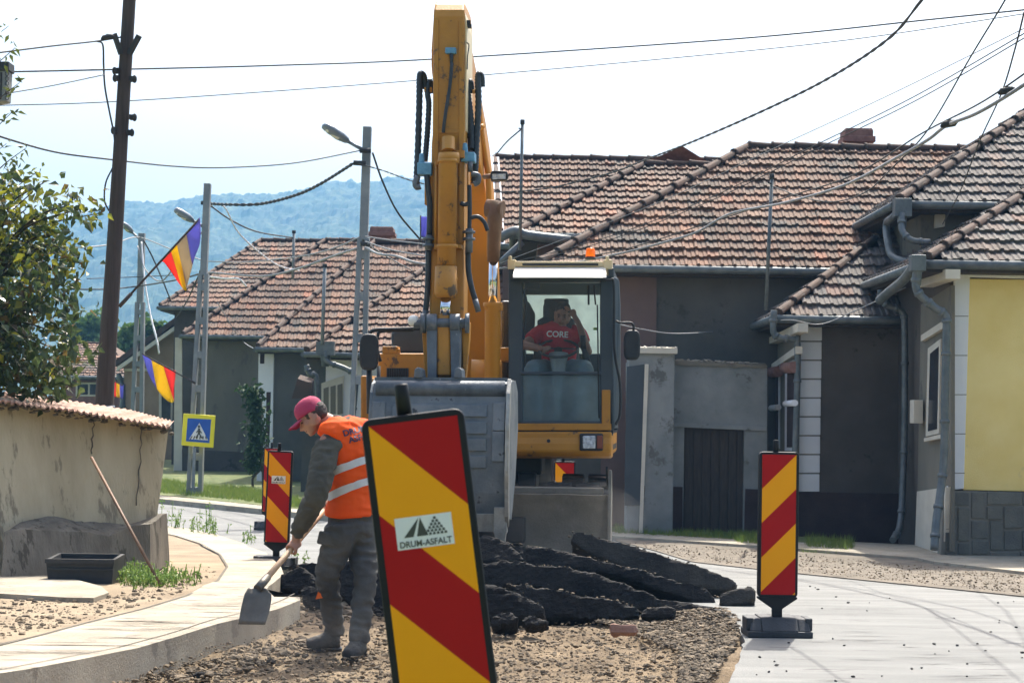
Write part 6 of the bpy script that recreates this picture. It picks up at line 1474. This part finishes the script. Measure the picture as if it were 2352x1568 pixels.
# shovel
sv = thing('shovel', 'shovel with a pale wooden handle and a worn dark steel blade', 'shovel', W(580, 1430, 12.1))
b = BM(); tube(b, [shaft0, shaft0.lerp(shaft1, .3), shaft0.lerp(shaft1, .7), shaft1], [.022, .0195, .018, .018], 14); obj('handle', b, 'shovel_wood', sv)
b = BM(); tube(b, [shaft0-hdir*.04, shaft0+hdir*.10], [.03, .027], 14); obj('socket', b, 'shovel_steel', sv)
b = BM(); ol = [(562, 1362), (570, 1350), (585, 1346), (598, 1350), (612, 1350), (624, 1362), (625, 1380), (619, 1408), (610, 1434), (580, 1433), (548, 1432), (551, 1405)]
tc_ = W(592, 1356, 12.15); g = []
for i in range(11):
    t = i/10; row = []
    lE = [(570, 1349), (561, 1364), (553, 1398), (547, 1433)]; rE = [(612, 1350), (625, 1366), (619, 1404), (609, 1434)]
    def lp(E): x = t*3; k = min(int(x), 2); f = x-k; return (E[k][0]+(E[k+1][0]-E[k][0])*f, E[k][1]+(E[k+1][1]-E[k][1])*f)
    (u0, v0), (u1, v1) = lp(lE), lp(rE)
    for j in range(11):
        s = j/10; D_ = 12.12-.10*t+.035*(1-(2*s-1)**2)*(1-.3*t)-(.03*math.exp(-((s-.45)*9)**2)*(1-t)); row.append(b.verts.new(W(u0+(u1-u0)*s, v0+(v1-v0)*s, D_)))
    g.append(row)
for i in range(10):
    for j in range(10): b.faces.new((g[i][j], g[i][j+1], g[i+1][j+1], g[i+1][j])).smooth = True
o = obj('blade', b, 'shovel_steel', sv); md = o.modifiers.new('s', 'SOLIDIFY'); md.thickness = .005

# ---------------- the operator in the cab
op = thing('person', 'excavator operator in a red lettered T-shirt leaning his head on one hand', 'person', W(1290, 880, 19.0))
Co = W(1292, 722, 18.86); Fo = N_(-.12, -.93, -.30); Lo = V((1, -.1, -.08)); Lo = (Lo-Fo*Lo.dot(Fo)).normalized(); Uo = Fo.cross(Lo).normalized()
oT = [(W(1284, 850, 18.95), .17, .13), (W(1284, 820, 18.93), .175, .13), (W(1284, 790, 18.9), .18, .125), (W(1283, 765, 18.9), .2, .12), (W(1283, 752, 18.9), .17, .10), (W(1286, 745, 18.9), .09, .08)]
ox = V((1, 0, 0)); b = BM(); loft(b, oT, ox, scale=.92); seg(b, [W(1286, 752, 18.9), W(1290, 738, 18.88)], [.062, .058], 12); head(b, Co, Fo, Lo, Uo)
sR, eR, wR = W(1240, 765, 18.9), W(1206, 792, 18.75), W(1250, 803, 18.55)
sL, eL, wL = W(1328, 765, 18.9), W(1350, 808, 18.72), W(1330, 745, 18.72)
hL = W(1314, 718, 18.76)
seg(b, [sR, sR.lerp(eR, .5), eR, eR.lerp(wR, .5), wR], [.065, .055, .047, .042, .03], 12); seg(b, [sL, sL.lerp(eL, .5), eL, eL.lerp(wL, .5), wL, hL+V((.02, 0, -.03))], [.065, .055, .047, .042, .03, .028], 12)
grip(b, W(1257, 803, 18.53), V((1, 0, .2)), V((-.3, -.6, .7)), 1., 1, .014)
ball(b, hL+V((.012, -.01, -.005)), (.035, .022, .045), None, 12)
for i in range(4): o_ = V((-.012*i, -.004*i, .012*i-.01)); seg(b, [hL+o_+V((.0, -.015, .02)), hL+o_+V((-.03, -.02, .035)), hL+o_+V((-.05, -.01, .02))], [.0105, .01, .008], 8)
seg(b, [hL+V((.0, -.01, -.02)), hL+V((-.03, -.02, -.03)), hL+V((-.045, -.015, -.02))], [.013, .011, .009], 8)
kA, kB = W(1222, 850, 18.62), W(1345, 850, 18.62)
for hx, kx, ax2 in ((W(1262, 848, 18.92), kA, W(1235, 960, 18.5)), (W(1305, 848, 18.92), kB, W(1330, 960, 18.5))): seg(b, [hx, hx.lerp(kx, .5), kx, ax2], [.085, .08, .06, .04], 12)
seg(b, [W(1235, 955, 18.5), W(1235, 968, 18.42)], [.04, .035]); seg(b, [W(1330, 955, 18.5), W(1330, 968, 18.42)], [.04, .035])
obj('body', fuse(b, .009, 2), 'skin_dark', op); face_bits(op, None, Co, Fo, Lo, Uo)
b = BM(); P2 = lambda f, l, u: Co+Fo*f+Lo*l+Uo*u; M3 = Matrix((Fo, Lo, Uo)).transposed(); ball(b, P2(-.022, 0, .045), (.1, .081, .085), M3, 18); obj('hair', b, 'hair', op)
b = BM(); loft(b, oT, ox, add=.004); seg(b, [sR+V((.05, 0, .0)), sR, sR.lerp(eR, .62)], [.085, .084, .078], 14); seg(b, [sL-V((.05, 0, 0)), sL, sL.lerp(eL, .5)], [.085, .084, .078], 14)
sh_me = fuse(b, .012, 3, .004, 14); bvs = BVHTree.FromPolygons([v.co for v in sh_me.vertices], [p.vertices[:] for p in sh_me.polygons]); shirt = obj('shirt', sh_me, 'shirt_red', op)
wrap_text(shirt, 'CORE', 1280, 768, 18.7, .085, R(-2), 'sign_white', bvs, .004, .002, xs=1.0)
b = BM()
for hx, kx, ax2 in ((W(1262, 848, 18.92), kA, W(1235, 950, 18.5)), (W(1305, 848, 18.92), kB, W(1330, 950, 18.5))): seg(b, [hx, hx.lerp(kx, .5), kx, kx.lerp(ax2, .5), ax2], [.11, .105, .085, .075, .065], 14)
loft(b, [(W(1284, 860, 18.95), .18, .15), (W(1284, 838, 18.94), .18, .14)], ox); obj('trousers', fuse(b, .014, 2, .005, 10), 'jeans', op)
# ============================================================ overhead lines
CG = 'overhead lines strung across the street'
def cable(label, pts, r=.008, m='cable', twist=0):
    P = curve_pts([W(u, v, D) for u, v, D in pts], 10); b = BM()
    if twist:
        fine = []
        for p, q in zip(P, P[1:]):
            k = max(1, int((q-p).length/.05)); fine += [p.lerp(q, i/k) for i in range(k)]
        s = 0; A, B_ = [], []
        for i, p in enumerate(fine):
            a = i*.05/twist*2*math.pi; o = V((math.cos(a)*.4, math.sin(a), math.sin(a)))*r*.55; A.append(p+V((0, math.cos(a), math.sin(a)))*r*.7); B_.append(p-V((0, math.cos(a), math.sin(a)))*r*.7)
        tube(b, A, r*.75, 6); tube(b, B_, r*.75, 6)
    else: tube(b, P, r, 6)
    return single('overhead_cable', b, m, label, 'cable', CG)
cable('highest dark line, crossing the whole sky from the left edge to the top right', [(-60, 167, 21), (263, 160, 22.4), (620, 151, 24), (1000, 136, 26), (1700, 89, 25), (2150, 44, 23), (2420, 16, 22)], .011)
cable('thinner line just below the highest one across the whole sky', [(-60, 244, 21), (312, 231, 22.9), (960, 185, 26), (1500, 138, 26), (1950, 92, 25), (2420, 22, 23)], .007)
cable('line sagging from the left edge behind the timber pole to the tallest lamp pole', [(-60, 292, 20), (20, 320, 20.5), (130, 350, 22), (250, 366, 23), (400, 382, 26), (520, 385, 28), (680, 374, 31), (832, 345, 33.4)], .012)
cable('short line rising from the left edge to a clamp beside the timber pole top', [(-60, 128, 20), (0, 121, 20.4), (120, 106, 21.3), (222, 95, 22.2), (282, 85, 22.5)], .011)
cable('thin slanting wire from the ribbed box up to the timber pole', [(15, 215, 20), (120, 197, 21), (240, 172, 22.4)], .007)
cable('thick twisted cable swooping from the crossing sign pole up to the tallest lamp pole', [(472, 467, 41.6), (530, 470, 40), (600, 468, 39), (680, 448, 37), (740, 420, 35.5), (812, 375, 33.5)], .026, 'cable', .45)
cable('heavy twisted cable climbing over the long roof to the top edge', [(812, 373, 33.4), (880, 392, 32.5), (955, 418, 31), (1060, 438, 29.5), (1150, 441, 28), (1260, 432, 26.5), (1400, 398, 24.5), (1480, 368, 22.5), (1590, 326, 20), (1750, 256, 17.5), (1900, 182, 15.2), (2040, 90, 13), (2120, -2, 12), (2200, -80, 11)], .0095, 'cable', .5)
cable('uppermost of the thin parallel wires running to the right edge', [(1150, 604, 30), (1500, 470, 28), (1780, 340, 25), (2050, 215, 21), (2420, 32, 16)], .005, 'cable_grey')
cable('middle one of the thin parallel wires running to the right edge', [(1150, 610, 29.5), (1400, 543, 28), (1640, 450, 26), (1860, 340, 23.5), (2100, 222, 20), (2420, 38, 16)], .006)
cable('lowest of the thin parallel wires running to the right edge', [(1150, 617, 29.5), (1400, 551, 28), (1640, 458, 26), (1870, 345, 23.4), (2110, 228, 20), (2420, 48, 16)], .006)
cable('thick grey telecom cable sagging over the long roof to the right edge', [(975, 640, 31), (1160, 615, 30), (1300, 605, 29.5), (1420, 583, 28.5), (1520, 558, 27.5), (1600, 533, 26.5), (1680, 490, 25.5), (1800, 466, 23.5), (1940, 425, 21.5), (2060, 362, 19.5), (2130, 322, 18.3), (2175, 288, 17.2), (2240, 262, 16.4), (2310, 222, 15.6), (2420, 150, 14.5)], .017, 'cable_grey')
cable('support wire running just above the grey telecom cable', [(975, 628, 31), (1160, 606, 30), (1400, 580, 28.5), (1640, 508, 26.2), (1800, 455, 23.7), (1960, 402, 21.5), (2120, 305, 18.5), (2260, 232, 16.3), (2420, 122, 14.5)], .008)
cable('slanting wire dropping from the top right over the long roof to the steel mast', [(2330, -50, 14), (2310, -2, 14.3), (2230, 130, 16), (2130, 300, 18.5), (2050, 385, 20.5), (1990, 440, 22.5), (1920, 463, 24.5), (1850, 455, 26), (1780, 430, 27.8)], .008)
cable('slanting wire from the top right corner down to the wall of the tall grey house', [(2352, 30, 15), (2332, 110, 16), (2300, 215, 18), (2250, 325, 20.5), (2205, 440, 24), (2165, 515, 27.3)], .008)
cable('wire running down from the tallest lamp pole behind the excavator stick', [(856, 352, 33.3), (880, 420, 34), (915, 490, 35.5), (965, 550, 37)], .02)
cable('wire from the crossing sign pole down to the far roof mast', [(480, 470, 42), (530, 505, 45), (590, 532, 48), (672, 546, 52)], .02)
cable('white twisted service wire crossing the far roofs from the crossing sign pole', [(480, 470, 41.6), (515, 475, 43), (545, 530, 45), (590, 575, 47), (640, 610, 49), (690, 622, 50)], .018, 'white_wall', .5)
cable('upper grey wire between the two nearer lamp poles', [(476, 600, 41.7), (560, 602, 40), (680, 590, 37), (760, 572, 35), (830, 543, 33.4)], .014, 'cable_grey')
cable('bright thick wire between the two nearer lamp poles', [(476, 625, 41.7), (600, 634, 39), (680, 618, 37), (760, 590, 35), (826, 568, 33.4)], .022, 'cable_grey')
cable('lower wire hanging past the crossing sign pole with a white end', [(476, 635, 41.7), (520, 640, 41), (548, 640, 40), (566, 658, 40)], .02, 'white_wall')
cable('bright thick wire from the tallest lamp pole to the excavator stick', [(840, 568, 33.2), (870, 583, 32), (910, 588, 31.5), (950, 602, 31), (990, 608, 31)], .022, 'cable_grey')
cable('upper thin wire from the tallest lamp pole to the right', [(840, 543, 33.2), (900, 552, 32), (990, 562, 31)], .012, 'cable_grey')
cable('middle thin wire from the tallest lamp pole to the right', [(840, 555, 33.2), (900, 574, 32), (990, 590, 31)], .012, 'cable_grey')
cable('steep thin wire from the tallest lamp pole to the low roof', [(845, 560, 33.2), (890, 590, 36), (945, 620, 40)], .012, 'cable_grey')
cable('white cable hanging from the slim distant lamp pole', [(325, 556, 53.6), (332, 640, 53), (345, 720, 52.5), (360, 780, 52), (366, 815, 52)], .03, 'white_wall', .7)
cable('white wire sagging off the slim distant lamp pole', [(316, 565, 53.6), (335, 620, 53), (370, 645, 52), (410, 600, 47), (470, 525, 42)], .02, 'cable_grey')
cable('dark wire from the slim distant lamp pole down to the far eaves', [(330, 552, 53.6), (350, 590, 54), (372, 640, 56), (392, 690, 59)], .022)
cable('dark line low across the hill on the left', [(120, 664, 50), (240, 664, 51), (310, 658, 53), (400, 644, 48), (462, 628, 42)], .022)
cable('thin dark line above the low one across the hill', [(200, 640, 50), (310, 636, 53.6), (400, 632, 50)], .013)
cable('grey wire over the roofs behind the timber pole', [(200, 568, 40), (260, 560, 45), (318, 545, 53.6), (400, 575, 48), (476, 602, 42)], .016, 'cable_grey')
cable('thin wire from the gable up to the crossing sign pole', [(405, 730, 60), (430, 690, 52), (462, 620, 42)], .02)
cable('wire from the right mirror side to the corner gutter of the quoined house', [(1410, 742, 27), (1480, 757, 27), (1560, 766, 28), (1690, 758, 33)], .01, 'cable_grey')
cable('short wire from the tall thin mast down to the white verge', [(1142, 352, 38), (1165, 325, 35), (1195, 299, 32.6)], .014)
cable('thin wire hanging from the far gutter over the grey-green wall', [(500, 695, 53), (530, 745, 53.5), (560, 785, 54), (582, 800, 46.8)], .012, 'cable_grey')
cable('looping wire along the eaves of the quoined house', [(1690, 760, 33), (1800, 735, 28), (1880, 745, 27.9), (1950, 720, 27.8), (2080, 660, 27)], .009, 'cable_grey')
# clamps hanging on the lines
for lab, u, v, D, s in (('dark clamp on the short line beside the timber pole top', 247, 88, 22.3, .05), ('dark clamp on the support wire near the right edge', 2312, 211, 15.6, .045), ('grey splice sleeve on the telecom cable', 2180, 287, 17.1, .05)):
    b = BM(); c = W(u, v, D); tube(b, [c-V((s*1.6, 0, .02)), c-V((s, 0, 0)), c+V((s, 0, .02)), c+V((s*1.6, 0, .03))], [.01, s*.7, s*.7, .01], 10); box(b, c+V((0, 0, s*.7)), (s*.6, s*.5, s*.6)); single('cable_clamp', b, 'cable', lab, 'clamp', 'fittings on the lines')
# ribbed box hanging at the left edge
D = 20.; lt = thing('hanging_lantern', 'grey ribbed lantern-like box with a dark cap, cut by the left edge', 'lantern', W(0, 235, D))
b = BM(); prism(b, [W(-22, 162, D), W(18, 162, D), W(14, 232, D), W(-20, 236, D)], (0, .2, 0)); obj('body', b, 'pale_plaster', lt, bevel=.01)
b = BM(); prism(b, [W(-25, 141, D-.02), W(20, 141, D-.02), W(20, 162, D-.02), W(-25, 162, D-.02)], (0, .24, 0)); prism(b, [W(0, 165, D-.01), W(5, 165, D-.01), W(3, 228, D-.01), W(-1, 228, D-.01)], (0, .02, 0)); obj('cap', b, 'cab_black', lt, bevel=.01)
b = BM()
for k in range(6):
    c = W(16, 170+k*11, D); tube(b, [c+V((.02*math.cos(a*.7), 0, .022*math.sin(a*.7))) for a in range(10)], .004, 5)
obj('coil', b, 'cable', lt)
# ============================================================ air
def hazebox(c0, c1, dens, color, aniso=.6, name='haze'):
    m = bpy.data.materials.new(name); m.use_nodes = True; n = m.node_tree; n.nodes.remove(n.nodes['Principled BSDF'])
    vz = n.nodes.new('ShaderNodeVolumePrincipled'); vz.inputs['Density'].default_value = dens; vz.inputs['Color'].default_value = (*color, 1); vz.inputs['Anisotropy'].default_value = aniso
    n.links.new(vz.outputs[0], n.nodes['Material Output'].inputs['Volume']); MATS[name] = m; return m
hazebox(0, 0, .00044, (.22, .53, .95), .1)
hazebox(0, 0, .07, (.85, .83, .78), .3, 'dust')
for nm, u, v, D, s in (('blade', 1290, 1190, 17.2, (.8, .6, .4)), ('shovel', 640, 1440, 12.2, (.6, .5, .22))):
    b = BM(); ball(b, W(u, v, D), s, None, 24); o = single('dust_cloud', b, 'dust', {'blade': 'dust drifting in front of the dozer blade', 'shovel': 'faint dust rising around the shovel blade', 'verge': 'thin dust drifting along the foot of the yard wall'}[nm], 'dust', kind='stuff')
b = BM(); box(b, (0, 740, 104), (6000, 1700, 214)); o = obj('haze', b, 'haze', None, False); o['kind'] = 'stuff'
scn.cycles.max_bounces = 8; scn.cycles.transparent_max_bounces = 24; scn.cycles.volume_bounces = 1
scn.cycles.caustics_reflective = False; scn.cycles.caustics_refractive = False
